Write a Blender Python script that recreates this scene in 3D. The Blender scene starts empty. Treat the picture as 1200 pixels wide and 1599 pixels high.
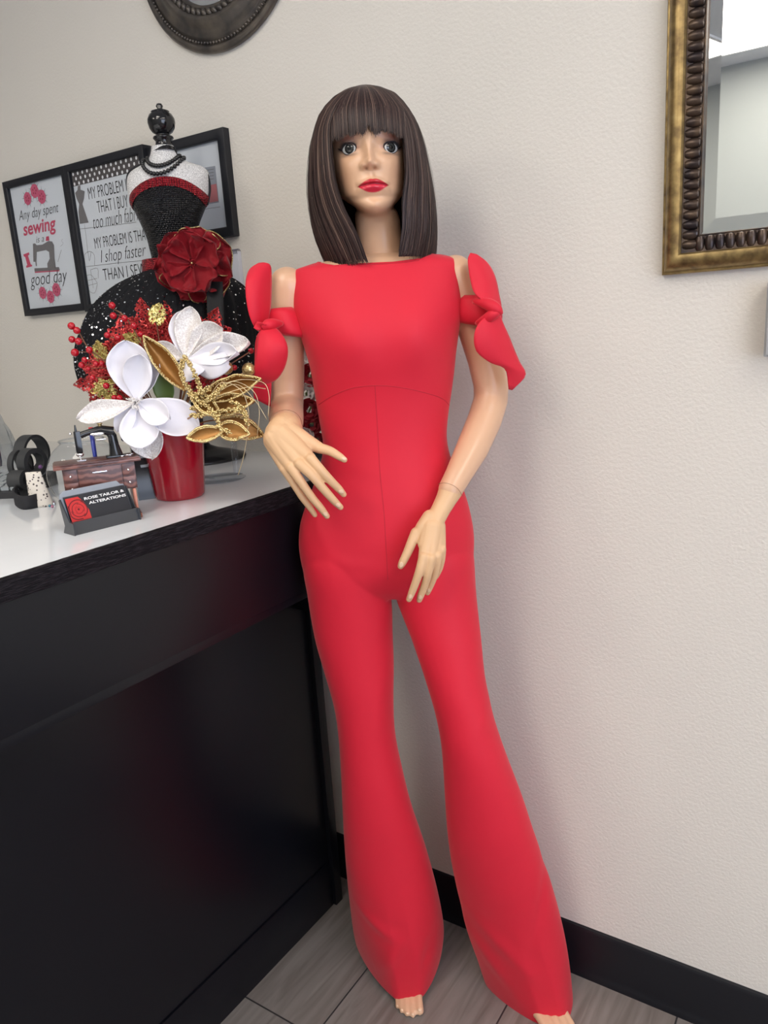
import bpy, bmesh, math, random
from mathutils import Vector, Matrix, noise
from mathutils.bvhtree import BVHTree
random.seed(7)
V = Vector; PI = math.pi
sc = bpy.context.scene
COL = sc.collection

# ------------------------------------------------------------------ camera
F_PX, YAW, PITCH, ROLL = 1191.6, 0.5903, 0.2405, -0.0657
CAM = V((1.0638, -1.3485, 1.4))
fw = V((-math.sin(YAW)*math.cos(PITCH), math.cos(YAW)*math.cos(PITCH), -math.sin(PITCH)))
r0 = V((math.cos(YAW), math.sin(YAW), 0)); u0 = r0.cross(fw)
cr = math.cos(ROLL)*r0 + math.sin(ROLL)*u0; cu = -math.sin(ROLL)*r0 + math.cos(ROLL)*u0
cd = bpy.data.cameras.new('camera'); cam = bpy.data.objects.new('camera', cd); COL.objects.link(cam)
cd.sensor_fit = 'HORIZONTAL'; cd.sensor_width = 36.0; cd.lens = F_PX/1200*36.0; cd.clip_start = .02
cam.matrix_world = Matrix(((cr.x, cu.x, -fw.x, CAM.x), (cr.y, cu.y, -fw.y, CAM.y), (cr.z, cu.z, -fw.z, CAM.z), (0, 0, 0, 1)))
sc.camera = cam
R = r0.copy()                                   # level direction to the right of the photograph
HF = V((-math.sin(YAW), math.cos(YAW), 0))      # level viewing direction
FW = -HF                                        # the way the mannequin faces
UP = V((0, 0, 1))

# ------------------------------------------------------------------ world, lights, exposure
w = bpy.data.worlds.new('world'); sc.world = w; w.use_nodes = True
w.node_tree.nodes['Background'].inputs[0].default_value = (.75, .82, 1, 1)
w.node_tree.nodes['Background'].inputs[1].default_value = .4
sc.view_settings.view_transform = 'Standard'; sc.view_settings.look = 'None'
sc.view_settings.gamma = 1; sc.view_settings.exposure = 0.07
PANEL_E, PANEL_COL = 10.0, (1, .925, .82)
PANELS = [(.14, -3.63, .75, 1.22), (1.75, -1.75, .61, 1.22), (2.3, -3.63, .61, 1.22), (-1.3, -3.3, .61, 1.22), (-.05, -1.75, .61, .61)]  # last two panels are unseen, added to lighten the left and middle wall
def area(name, loc, target, sx, sy, power, col):
    l = bpy.data.lights.new(name, 'AREA'); l.shape = 'RECTANGLE'; l.size = sx; l.size_y = sy; l.energy = power; l.color = col
    o = bpy.data.objects.new(name, l); COL.objects.link(o); o.location = loc
    o.rotation_euler = (V(target)-V(loc)).to_track_quat('-Z', 'Y').to_euler(); return o
# cool lamp and its unseen window, both added on the right side
area('added_daylight', (3.33, -2.1, 1.3), (0, -2.1, 1.3), 2.3, 1.7, 52, (.64, .76, 1))

# ------------------------------------------------------------------ measuring helpers
def ray(px, py): return fw + (px-600)/F_PX*cr - (py-799.5)/F_PX*cu
def A(px, py, d):
    q = ray(px, py); return CAM + q*(d/q.dot(HF))
def on(px, py, ax, v):
    q = ray(px, py); return CAM + q*((v-CAM[ax])/q[ax])
def wall(px, py, y=0.): return on(px, py, 1, y)
ZC = 1.125
def ctop(px, py): return on(px, py, 2, ZC)
def mm(px, d): return px*d/F_PX

# ------------------------------------------------------------------ mesh helpers
class MB:
    def __init__(s, tf=None): s.v = []; s.f = []; s.m = []; s.tf = tf; s.mi = 0
    def add(s, vs, fs):
        b = len(s.v)
        s.v += [(s.tf @ V(p)) if s.tf else V(p) for p in vs]
        s.f += [tuple(b+i for i in f) for f in fs]; s.m += [s.mi]*len(fs); return s
    def box(s, a, b):
        x0, y0, z0 = a; x1, y1, z1 = b
        return s.add([(x0,y0,z0),(x1,y0,z0),(x1,y1,z0),(x0,y1,z0),(x0,y0,z1),(x1,y0,z1),(x1,y1,z1),(x0,y1,z1)],
              [(0,3,2,1),(4,5,6,7),(0,1,5,4),(1,2,6,5),(2,3,7,6),(3,0,4,7)])
    def bbox(s, a, b, c):
        "box with chamfered edges"
        bm = bmesh.new(); bmesh.ops.create_cube(bm, size=1)
        a = V(a); b = V(b)
        for v in bm.verts: v.co = V([(a[i]+b[i])/2+v.co[i]*(b[i]-a[i]) for i in range(3)])
        bmesh.ops.bevel(bm, geom=list(bm.edges), offset=c, segments=2, profile=.7, affect='EDGES')
        bm.verts.index_update(); s.add([v.co.copy() for v in bm.verts], [[v.index for v in f.verts] for f in bm.faces]); bm.free(); return s
    def grid(s, P, closed_u=False, closed_v=False):
        "P[i][j] rows of points"
        n = len(P); m = len(P[0]); vs = [p for r in P for p in r]; fs = []
        for i in range(n if closed_u else n-1):
            for j in range(m if closed_v else m-1):
                i2 = (i+1) % n; j2 = (j+1) % m
                fs.append((i*m+j, i*m+j2, i2*m+j2, i2*m+j))
        return s.add(vs, fs)
    def loft(s, rings, cap=True):
        n = len(rings); m = len(rings[0]); vs = [p for r in rings for p in r]
        fs = [(i*m+j, i*m+(j+1) % m, (i+1)*m+(j+1) % m, (i+1)*m+j) for i in range(n-1) for j in range(m)]
        if cap: fs += [tuple(range(m-1, -1, -1)), tuple((n-1)*m+j for j in range(m))]
        return s.add(vs, fs)
    def tube(s, pts, r, n=8, cap=True):
        pts = [V(p) for p in pts]; k = len(pts)
        rs = r if isinstance(r, (list, tuple)) else [r]*k
        rings = []; ref = None
        for i, p in enumerate(pts):
            t = (pts[min(i+1, k-1)]-pts[max(i-1, 0)]).normalized()
            if ref is None: ref = t.orthogonal().normalized()
            a = (ref - t*ref.dot(t)).normalized(); ref = a; b = t.cross(a)
            rings.append([p + (a*math.cos(2*PI*j/n)+b*math.sin(2*PI*j/n))*rs[i] for j in range(n)])
        return s.loft(rings, cap)
    def lathe(s, prof, c=(0, 0, 0), n=32, axis='z', cap=False):
        c = V(c); rings = []
        for r, h in prof:
            row = []
            for j in range(n):
                a = 2*PI*j/n; x = r*math.cos(a); y = r*math.sin(a)
                row.append(c+V({'z': (x, y, h), 'y': (x, h, y), 'x': (h, x, y)}[axis]))
            rings.append(row)
        return s.loft(rings, cap)
    def ball(s, c, r, n=10, m=7):
        c = V(c); rv = V(r) if isinstance(r, (tuple, Vector)) else V((r, r, r))
        rings = []
        for i in range(m+1):
            t = PI*i/m; t = min(max(t, .02), PI-.02)
            rings.append([c+V((rv.x*math.sin(t)*math.cos(2*PI*j/n), rv.y*math.sin(t)*math.sin(2*PI*j/n), rv.z*math.cos(t))) for j in range(n)])
        return s.loft(rings)
    def prism(s, outline, off):
        n = len(outline); o = V(off); vs = [V(p) for p in outline]+[V(p)+o for p in outline]
        return s.add(vs, [tuple(range(n)), tuple(range(2*n-1, n-1, -1))]+[(i, i+n, (i+1) % n+n, (i+1) % n) for i in range(n)])

def build(name, mb, mats, parent=None, smooth=True, fixn=True, loc=None):
    me = bpy.data.meshes.new(name); me.from_pydata([tuple(p) for p in mb.v], [], mb.f); 
    if fixn:
        bm = bmesh.new(); bm.from_mesh(me); bmesh.ops.recalc_face_normals(bm, faces=bm.faces); bm.to_mesh(me); bm.free()
    for m in (mats if isinstance(mats, (list, tuple)) else [mats]): me.materials.append(m)
    me.polygons.foreach_set('material_index', mb.m)
    if smooth: me.shade_smooth()
    return link(name, me, parent, smooth)
def link(name, me, parent=None, smooth=True):
    o = bpy.data.objects.new(name, me); COL.objects.link(o)
    if parent is not None: adopt(o, parent)
    if smooth == 'auto': autosm(o)
    return o
def wloc(o):
    l = o.location.copy()
    while o.parent: o = o.parent; l = l+o.location
    return l
def adopt(o, parent):
    o.parent = parent; o.location = -wloc(parent)
def autosm(o, ang=35):
    bm = bmesh.new(); bm.from_mesh(o.data)
    for e in bm.edges: e.smooth = not (len(e.link_faces) == 2 and e.calc_face_angle(0) > math.radians(ang))
    bm.to_mesh(o.data); bm.free()
def tag(o, label=None, cat=None, group=None, kind=None):
    if label: o['label'] = label
    if cat: o['category'] = cat
    if group: o['group'] = group
    if kind: o['kind'] = kind
    return o
def thing(name, label, cat, loc=(0, 0, 0), group=None):
    o = bpy.data.objects.new(name, None); COL.objects.link(o); o.location = loc; o.empty_display_size = .02
    return tag(o, label, cat, group)
def struct(name, mb, m): return tag(build(name, mb, m, None, False), kind='structure')
def remesh(mb, vox, smooth_it=4, fac=.5):
    me = bpy.data.meshes.new('tmp'); me.from_pydata([tuple(p) for p in mb.v], [], mb.f)
    bm = bmesh.new(); bm.from_mesh(me); bmesh.ops.recalc_face_normals(bm, faces=bm.faces); bm.to_mesh(me); bm.free()
    o = bpy.data.objects.new('tmp', me); COL.objects.link(o)
    m = o.modifiers.new('r', 'REMESH'); m.mode = 'VOXEL'; m.voxel_size = vox
    if smooth_it: s = o.modifiers.new('s', 'SMOOTH'); s.factor = fac; s.iterations = smooth_it
    dg = bpy.context.evaluated_depsgraph_get(); out = bpy.data.meshes.new_from_object(o.evaluated_get(dg))
    bpy.data.objects.remove(o); bpy.data.meshes.remove(me); return out
def cone(mb, p, q, ra, rb, n=14):
    "rounded limb piece between two points"
    p = V(p); q = V(q); t = (q-p).normalized(); pts = []; rs = []
    for k in range(5): a = PI/2*(1-k/4); pts.append(p-t*ra*math.sin(a)); rs.append(max(ra*math.cos(a), ra*.05))
    for k in range(1, 4): pts.append(p.lerp(q, k/4)); rs.append(ra+(rb-ra)*k/4)
    for k in range(5): a = PI/2*k/4; pts.append(q+t*rb*math.sin(a)); rs.append(max(rb*math.cos(a), rb*.05))
    mb.tube(pts, rs, n)
def chain(mb, pts, rs, n=14):
    for i in range(len(pts)-1): cone(mb, pts[i], pts[i+1], rs[i], rs[i+1], n)
def interp(tab, x):
    "piecewise smooth table; rows (x, v...)"
    if x <= tab[0][0]: return tab[0][1:]
    if x >= tab[-1][0]: return tab[-1][1:]
    for i in range(len(tab)-1):
        if tab[i][0] <= x <= tab[i+1][0]:
            p1, p2 = tab[i], tab[i+1]; p0 = tab[i-1] if i else p1; p3 = tab[i+2] if i+2 < len(tab) else p2
            h = p2[0]-p1[0]; t = (x-p1[0])/h; out = []
            for k in range(1, len(p1)):
                m1 = (p2[k]-p0[k])/(p2[0]-p0[0]) if p2[0] != p0[0] else 0
                m2 = (p3[k]-p1[k])/(p3[0]-p1[0]) if p3[0] != p1[0] else 0
                out.append((2*t**3-3*t*t+1)*p1[k]+(t**3-2*t*t+t)*h*m1+(-2*t**3+3*t*t)*p2[k]+(t**3-t*t)*h*m2)
            return tuple(out)
def lin(tab, x):
    if x <= tab[0][0]: return tab[0][1]
    for a, b in zip(tab, tab[1:]):
        if x <= b[0]: return a[1]+(b[1]-a[1])*(x-a[0])/(b[0]-a[0])
    return tab[-1][1]
def smooth_path(pts, k=6):
    n = len(pts); tab = [(i,)+tuple(p) for i, p in enumerate(pts)]
    return [V(interp(tab, i/k)) for i in range((n-1)*k+1)]
def g(x, s): return math.exp(-(x/s)**2)

# ------------------------------------------------------------------ materials
def nodes(m): return m.node_tree.nodes, m.node_tree.links
def mat(name, col, rough=.5, metal=0., spec=.5, **kw):
    m = bpy.data.materials.new(name); m.use_nodes = True; N, L = nodes(m); b = N['Principled BSDF']
    b.inputs['Base Color'].default_value = (*col, 1); b.inputs['Roughness'].default_value = rough
    b.inputs['Metallic'].default_value = metal; b.inputs['Specular IOR Level'].default_value = spec
    for k, v in kw.items(): b.inputs[k.replace('_', ' ')].default_value = v
    return m
def tex(m, kind, scale, coord='Object', **kw):
    N, L = nodes(m); t = N.new(kind); c = N.new('ShaderNodeTexCoord'); mp = N.new('ShaderNodeMapping')
    L.new(c.outputs[coord], mp.inputs[0]); L.new(mp.outputs[0], t.inputs['Vector'])
    if 'Scale' in t.inputs: t.inputs['Scale'].default_value = scale if not isinstance(scale, tuple) else 1
    if isinstance(scale, tuple): mp.inputs['Scale'].default_value = scale
    for k, v in kw.items():
        if k in t.inputs: t.inputs[k].default_value = v
        else: setattr(t, k, v)
    return t
def bump(m, sock, strength=.3, dist=.001):
    N, L = nodes(m); b = N.new('ShaderNodeBump'); b.inputs['Strength'].default_value = strength; b.inputs['Distance'].default_value = dist
    L.new(sock, b.inputs['Height']); L.new(b.outputs[0], N['Principled BSDF'].inputs['Normal']); return b
def ramp(m, sock, stops, to='Base Color'):
    N, L = nodes(m); r = N.new('ShaderNodeValToRGB'); e = r.color_ramp.elements
    while len(e) < len(stops): e.new(.5)
    for x, (p, c) in zip(e, stops): x.position = p; x.color = (*c, 1) if len(c) == 3 else c
    L.new(sock, r.inputs[0])
    if to: L.new(r.outputs[0], N['Principled BSDF'].inputs[to])
    return r
def glass_thin(name, tint, amount, rough=.02):
    "thin clear sheet: mostly see-through with a mirror-like gloss"
    m = bpy.data.materials.new(name); m.use_nodes = True; N, L = nodes(m); N.remove(N['Principled BSDF'])
    tr = N.new('ShaderNodeBsdfTransparent'); tr.inputs[0].default_value = (*tint, 1)
    gl = N.new('ShaderNodeBsdfGlossy'); gl.inputs['Roughness'].default_value = rough
    lw = N.new('ShaderNodeLayerWeight'); lw.inputs[0].default_value = .5
    fr = N.new('ShaderNodeMath'); fr.operation = 'POWER'; fr.inputs[1].default_value = 4; L.new(lw.outputs['Facing'], fr.inputs[0])
    ad = N.new('ShaderNodeMath'); ad.operation = 'MULTIPLY_ADD'; ad.inputs[1].default_value = .55; ad.inputs[2].default_value = amount
    mx = N.new('ShaderNodeMixShader'); L.new(fr.outputs[0], ad.inputs[0]); L.new(ad.outputs[0], mx.inputs[0])
    L.new(tr.outputs[0], mx.inputs[1]); L.new(gl.outputs[0], mx.inputs[2]); L.new(mx.outputs[0], N['Material Output'].inputs[0]); return m

M = {}
M['wall'] = mat('wall_paint', (.72, .685, .63), .62, spec=.35)
t = tex(M['wall'], 'ShaderNodeTexNoise', 170, Detail=3, Roughness=.55); bump(M['wall'], t.outputs[0], .55, .0022)
M['grey_wall'] = mat('grey_wall_paint', (.36, .38, .37), .7)
M['ceiling'] = mat('ceiling_tile', (.62, .63, .65), .9)
t = tex(M['ceiling'], 'ShaderNodeTexNoise', 60); bump(M['ceiling'], t.outputs[0], .3, .002)
M['panel'] = mat('light_diffuser', (.9, .9, .9), .5)
N, L = nodes(M['panel']); N['Principled BSDF'].inputs['Emission Color'].default_value = (*PANEL_COL, 1); N['Principled BSDF'].inputs['Emission Strength'].default_value = PANEL_E
M['base'] = mat('black_vinyl', (.007, .0075, .011), .4, spec=.35)
t = tex(M['base'], 'ShaderNodeTexNoise', 400); bump(M['base'], t.outputs[0], .1, .0004)
M['laminate'] = mat('black_laminate', (.005, .0055, .0085), .30, spec=.32)
t = tex(M['laminate'], 'ShaderNodeTexNoise', 500); bump(M['laminate'], t.outputs[0], .12, .0003)
M['edge'] = mat('dark_edge', (.012, .010, .013), .7, spec=.2)
t = tex(M['edge'], 'ShaderNodeTexNoise', (60, 60, 700), Detail=6); ramp(M['edge'], t.outputs[0], [(.45, (.003, .0025, .004)), (.8, (.035, .028, .035))]); bump(M['edge'], t.outputs[0], .8, .002)
M['white_top'] = mat('white_gloss_top', (.8, .83, .87), .07, spec=.6, Coat_Weight=.5)
t = tex(M['white_top'], 'ShaderNodeTexNoise', 3.0, Detail=4); ramp(M['white_top'], t.outputs[0], [(.35, (.74, .78, .83)), (.65, (.84, .87, .91))])

def plank_mat():
    m = mat('plank_floor', (.2, .18, .17), .42); N, L = nodes(m); b = N['Principled BSDF']
    c = N.new('ShaderNodeTexCoord'); mp = N.new('ShaderNodeMapping'); L.new(c.outputs['Object'], mp.inputs[0])
    mp.inputs['Rotation'].default_value = (0, 0, PI/2); mp.inputs['Location'].default_value = (.35, .125, 0)
    br = N.new('ShaderNodeTexBrick'); L.new(mp.outputs[0], br.inputs[0])
    for k, v in {'Scale': 1., 'Brick Width': 1.22, 'Row Height': .31, 'Mortar Size': .0018, 'Bias': 0.}.items(): br.inputs[k].default_value = v
    br.offset = .37; br.inputs['Color1'].default_value = (0, 0, 0, 1); br.inputs['Color2'].default_value = (1, 1, 1, 1); br.inputs['Mortar'].default_value = (.5, .5, .5, 1)
    mp2 = N.new('ShaderNodeMapping'); L.new(c.outputs['Object'], mp2.inputs[0]); mp2.inputs['Scale'].default_value = (40, 3.2, 1)
    add = N.new('ShaderNodeVectorMath'); add.operation = 'MULTIPLY_ADD'; L.new(br.outputs[0], add.inputs[0]); add.inputs[1].default_value = (7, 9, 5); L.new(mp2.outputs[0], add.inputs[2])
    n1 = N.new('ShaderNodeTexNoise'); L.new(add.outputs[0], n1.inputs[0]); n1.inputs['Scale'].default_value = 1; n1.inputs['Detail'].default_value = 8; n1.inputs['Distortion'].default_value = 1.2
    rp = N.new('ShaderNodeValToRGB'); L.new(n1.outputs[0], rp.inputs[0]); e = rp.color_ramp.elements
    e[0].position = .3; e[0].color = (.16, .138, .125, 1); e[1].position = .75; e[1].color = (.27, .245, .23, 1)
    mid = e.new(.5); mid.color = (.215, .193, .18, 1)
    hue = N.new('ShaderNodeMix'); hue.data_type = 'RGBA'; hue.blend_type = 'MULTIPLY'; hue.inputs[0].default_value = 1
    rp2 = N.new('ShaderNodeValToRGB'); L.new(br.outputs[0], rp2.inputs[0]); f = rp2.color_ramp.elements; f[0].color = (.97, .985, .99, 1); f[1].color = (1.05, 1.0, .98, 1)
    L.new(rp.outputs[0], hue.inputs[6]); L.new(rp2.outputs[0], hue.inputs[7])
    mo = N.new('ShaderNodeMix'); mo.data_type = 'RGBA'; L.new(br.outputs['Fac'], mo.inputs[0]); L.new(hue.outputs[2], mo.inputs[6]); mo.inputs[7].default_value = (.035, .033, .035, 1)
    L.new(mo.outputs[2], b.inputs['Base Color'])
    bp = N.new('ShaderNodeBump'); bp.inputs['Strength'].default_value = .25; bp.inputs['Distance'].default_value = .001; L.new(n1.outputs[0], bp.inputs['Height']); L.new(bp.outputs[0], b.inputs['Normal'])
    return m
M['floor'] = plank_mat()
M['suit'] = mat('red_scuba_fabric', (.66, .013, .036), .62, spec=.35, Sheen_Weight=.25, Sheen_Roughness=.4)
M['suit'].node_tree.nodes['Principled BSDF'].inputs['Sheen Tint'].default_value = (1, .5, .5, 1)
t = tex(M['suit'], 'ShaderNodeTexNoise', 7, Detail=2); bump(M['suit'], t.outputs[0], .35, .012)
M['seam'] = mat('red_seam', (.50, .010, .028), .7)
M['skin'] = mat('mannequin_skin', (.72, .46, .30), .34, spec=.5)
N, L = nodes(M['skin']); at = N.new('ShaderNodeVertexColor'); at.layer_name = 'paint'; L.new(at.outputs[0], N['Principled BSDF'].inputs['Base Color'])
sp = N.new('ShaderNodeMapRange'); sp.inputs['From Min'].default_value = 0; sp.inputs['From Max'].default_value = 1; sp.inputs['To Min'].default_value = .08; sp.inputs['To Max'].default_value = .29
L.new(at.outputs['Alpha'], sp.inputs[0]); L.new(sp.outputs[0], N['Principled BSDF'].inputs['Roughness'])
SKIN = (.70, .425, .27)
M['hand'] = mat('hand_skin', (.71, .445, .25), .42, spec=.4)
M['nail'] = mat('nail', (.80, .56, .38), .25)
M['eye'] = mat('painted_eye', (1, 1, 1), .08, spec=.7)
N, L = nodes(M['eye']); at = N.new('ShaderNodeVertexColor'); at.layer_name = 'paint'; L.new(at.outputs[0], N['Principled BSDF'].inputs['Base Color'])
M['lash'] = mat('lash', (.012, .008, .010), .6)
def hair_mat():
    m = mat('wig_hair', (.03, .02, .018), .40, spec=.32); N, L = nodes(m)
    ge = N.new('ShaderNodeNewGeometry')
    ramp(m, ge.outputs['Random Per Island'], [(.0, (.013, .0065, .007)), (.5, (.034, .018, .0165)), (.86, (.068, .040, .034)), (.97, (.17, .11, .085))]); return m
M['hair'] = hair_mat()
M['hair_under'] = mat('wig_cap', (.016, .010, .010), .6)
M['gold_frame'] = mat('antique_gold', (.30, .20, .075), .38, .75)
t = tex(M['gold_frame'], 'ShaderNodeTexNoise', 55, Detail=6); ramp(M['gold_frame'], t.outputs[0], [(.3, (.13, .085, .04)), (.6, (.34, .24, .10)), (.8, (.45, .34, .16))])
M['dark_bronze'] = mat('dark_bronze', (.055, .038, .034), .34, .6)
t = tex(M['dark_bronze'], 'ShaderNodeTexNoise', 40, Detail=5); ramp(M['dark_bronze'], t.outputs[0], [(.35, (.03, .022, .024)), (.7, (.13, .085, .055))])
M['pewter'] = mat('pewter_brown', (.10, .09, .08), .38, .6)
t = tex(M['pewter'], 'ShaderNodeTexNoise', 25, Detail=5); ramp(M['pewter'], t.outputs[0], [(.3, (.06, .055, .055)), (.7, (.17, .145, .12))])
M['mirror'] = mat('mirror_glass', (.93, .95, .95), .0, 1.)
M['frame_black'] = mat('black_frame', (.012, .013, .018), .45, spec=.35)
M['pane'] = glass_thin('picture_glass', (.97, .98, 1), .03)
M['paper'] = mat('print_paper', (.66, .69, .72), .7)
M['ink'] = mat('black_ink', (.02, .02, .022), .8)
M['ink_soft'] = mat('grey_ink', (.16, .15, .15), .8)
M['rose_ink'] = mat('pink_ink', (.55, .06, .12), .8)
M['rose_dark'] = mat('dark_pink_ink', (.30, .02, .05), .8)
M['rose_pink'] = mat('rose_pink', (.56, .09, .17), .8)
M['leaf_ink'] = mat('leaf_ink', (.22, .28, .28), .8)
M['white'] = mat('white_print', (.82, .82, .82), .6)
M['black_plastic'] = mat('black_plastic', (.012, .012, .014), .22)
M['black_matte'] = mat('black_cloth', (.016, .016, .02), .85)
t = tex(M['black_matte'], 'ShaderNodeTexNoise', 900); bump(M['black_matte'], t.outputs[0], .4, .0005)
M['black_gloss'] = mat('black_gloss', (.008, .008, .010), .12, spec=.6)
def mesh_cloth():
    m = mat('white_mesh', (.75, .75, .75), .6); ch = tex(m, 'ShaderNodeTexNoise', 800); ramp(m, ch.outputs[0], [(.38, (.35, .35, .36)), (.60, (.86, .85, .85))]); return m
M['mesh'] = mesh_cloth()
def sequin_mat(name, a, b, scale, rough=.25):
    m = mat(name, a, rough, .5); v = tex(m, 'ShaderNodeTexVoronoi', scale); v.feature = 'F1'; N, L = nodes(m)
    v.inputs['Randomness'].default_value = .25
    ramp(m, v.outputs['Distance'], [(.25, a), (.6, b)]); bump(m, v.outputs['Distance'], 1., .003); return m
M['sequin'] = sequin_mat('black_sequins', (.012, .012, .016), (.003, .003, .004), 260, .18)
M['rhinestone'] = sequin_mat('red_rhinestones', (.50, .02, .035), (.10, .0, .005), 280, .15)
M['skirt'] = mat('black_tulle', (.006, .0065, .009), .8, spec=.25)
t = tex(M['skirt'], 'ShaderNodeTexNoise', 350); bump(M['skirt'], t.outputs[0], .6, .002)
M['silver'] = mat('silver', (.85, .85, .88), .15, 1.)
M['velvet'] = mat('red_velvet', (.24, .002, .009), .65, spec=.25, Sheen_Weight=.12)
t = tex(M['velvet'], 'ShaderNodeTexNoise', 90, Detail=4); bump(M['velvet'], t.outputs[0], .5, .002)
M['red_pot'] = mat('red_glazed', (.33, .002, .014), .22, spec=.55, Coat_Weight=.3)
def glitter(name, c1, c2, holes=0., rough=.28, scale=420):
    m = mat(name, c1, rough, .65); N, L = nodes(m); v = tex(m, 'ShaderNodeTexVoronoi', scale); ge = v.outputs['Color']
    rp = ramp(m, ge, [(.2, c1), (.85, c2)])
    bp = N.new('ShaderNodeBump'); bp.inputs['Strength'].default_value = 1; bp.inputs['Distance'].default_value = .002; L.new(ge, bp.inputs['Height']); L.new(bp.outputs[0], N['Principled BSDF'].inputs['Normal'])
    if holes:
        h = tex(m, 'ShaderNodeTexVoronoi', holes); h.feature = 'DISTANCE_TO_EDGE'
        mt = N.new('ShaderNodeMath'); mt.operation = 'LESS_THAN'; mt.inputs[1].default_value = .17; L.new(h.outputs['Distance'], mt.inputs[0]); L.new(mt.outputs[0], N['Principled BSDF'].inputs['Alpha'])
    return m
M['red_lace'] = glitter('red_glitter_lace', (.32, .004, .012), (.75, .10, .09), 190)
M['gold_lace'] = glitter('gold_glitter_lace', (.36, .25, .05), (.85, .72, .28), 190)
M['gold_glitter'] = glitter('gold_glitter', (.30, .20, .06), (.80, .65, .32))
M['white_glitter'] = glitter('white_glitter', (.72, .66, .64), (1., .97, .95), 0, .5, 600); M['white_glitter'].node_tree.nodes['Principled BSDF'].inputs['Metallic'].default_value = .1
M['gold_leaf'] = mat('gold_leaf', (.34, .155, .035), .42, .45)
t = tex(M['gold_leaf'], 'ShaderNodeTexNoise', 60); bump(M['gold_leaf'], t.outputs[0], .5, .002)
M['gold_bead'] = mat('gold_bead', (.72, .56, .27), .25, .8)
M['gold_wire'] = mat('gold_wire', (.75, .62, .38), .3, .8)
M['berry'] = mat('red_berry', (.42, .003, .014), .16, spec=.6)
M['stem'] = mat('brown_stem', (.20, .085, .045), .6)
M['green'] = mat('green_leaf', (.10, .16, .03), .5)
M['petal'] = mat('white_petal', (.80, .78, .84), .45, spec=.4, Subsurface_Weight=.15)
M['petal'].node_tree.nodes['Principled BSDF'].inputs['Subsurface Radius'].default_value = (.01, .01, .01)
t = tex(M['petal'], 'ShaderNodeTexNoise', 120, Detail=3); bump(M['petal'], t.outputs[0], .25, .001)
def wood():
    m = mat('mini_wood', (.14, .05, .04), .3); wv = tex(m, 'ShaderNodeTexWave', 26, Distortion=9., Detail=3); wv.bands_direction = 'Z'
    ramp(m, wv.outputs[0], [(.2, (.085, .030, .024)), (.8, (.21, .085, .065))]); return m
M['wood'] = wood()
M['copper'] = mat('copper', (.35, .13, .08), .3, .7)
M['clear'] = glass_thin('clear_glass', (.93, .95, .97), .05)
M['plastic_bag'] = glass_thin('clear_film', (.86, .90, .94), .12, .12)
M['acrylic_smoke'] = mat('smoked_acrylic', (.035, .038, .045), .10, spec=.7)
M['holder_back'] = mat('frosted_backing', (.30, .33, .38), .2)
M['card_black'] = mat('card_black', (.012, .014, .02), .4)
M['card_red'] = mat('card_red', (.55, .02, .02), .5)
M['card_red_dark'] = mat('card_dark_red', (.12, .0, .004), .6)
M['blue'] = mat('blue_plastic', (.02, .04, .35), .3)
M['floral'] = mat('floral_cloth', (.7, .66, .6), .8)
t = tex(M['floral'], 'ShaderNodeTexVoronoi', 160); ramp(M['floral'], t.outputs['Distance'], [(.24, (.10, .08, .08)), (.32, (.74, .69, .63))])
M['key'] = mat('keycap', (.30, .33, .35), .5)
M['keyboard'] = mat('keyboard_body', (.025, .025, .028), .4)
M['rose_red'] = mat('rose_red', (.22, .002, .012), .6); M['rose_white'] = mat('rose_white', (.55, .52, .52), .6)
M['metal_grey'] = mat('grey_enamel', (.42, .43, .44), .4)
M['gem'] = mat('gem', (.6, .65, .75), .08, .6)
M['tan'] = mat('beige_switch', (.6, .58, .52), .5)

# ------------------------------------------------------------------ room
CZ = 2.72; X0, X1, Y0 = -3.6, 3.4, -3.9
struct('floor', MB().box((X0, Y0, -.05), (X1, 0, 0)), M['floor'])
struct('ceiling', MB().box((X0, Y0, CZ), (X1, 0, CZ+.05)), M['ceiling'])
struct('wall_back', MB().box((X0, 0, 0), (X1, .1, CZ)), M['wall'])
struct('wall_left', MB().box((X0-.1, Y0, 0), (X0, 0, CZ)), M['wall'])
struct('wall_right', MB().box((X1, Y0, 0), (X1+.1, 0, CZ)), M['wall'])
struct('wall_front', MB().box((X0, Y0-.1, 0), (X1, Y0, CZ)), M['grey_wall'])
prof = [(0, 0), (-.016, 0), (-.0165, .004), (-.0125, .012), (-.0095, .022), (-.0085, .112), (-.005, .1185), (0, .121)]
mb = MB(); mb.grid([[(x, p[0], p[1]) for p in prof] for x in (X0, X1)])
tag(build('baseboard_back', mb, M['base'], None, 'auto'), kind='structure')
win = MB()
for a, b in (((X1-.05, -3.35, .35), (X1, -3.27, 2.25)), ((X1-.05, -.93, .35), (X1, -.85, 2.25)), ((X1-.05, -3.27, .35), (X1, -.93, .43)), ((X1-.05, -3.27, 2.17), (X1, -.93, 2.25)), ((X1-.045, -2.13, .43), (X1, -2.07, 2.17))): win.box(a, b)
struct('added_window_1', win, M['metal_grey'])  # unseen window frame, added as a source for the cool lamp
GL = 'ceiling panel lights'
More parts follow.
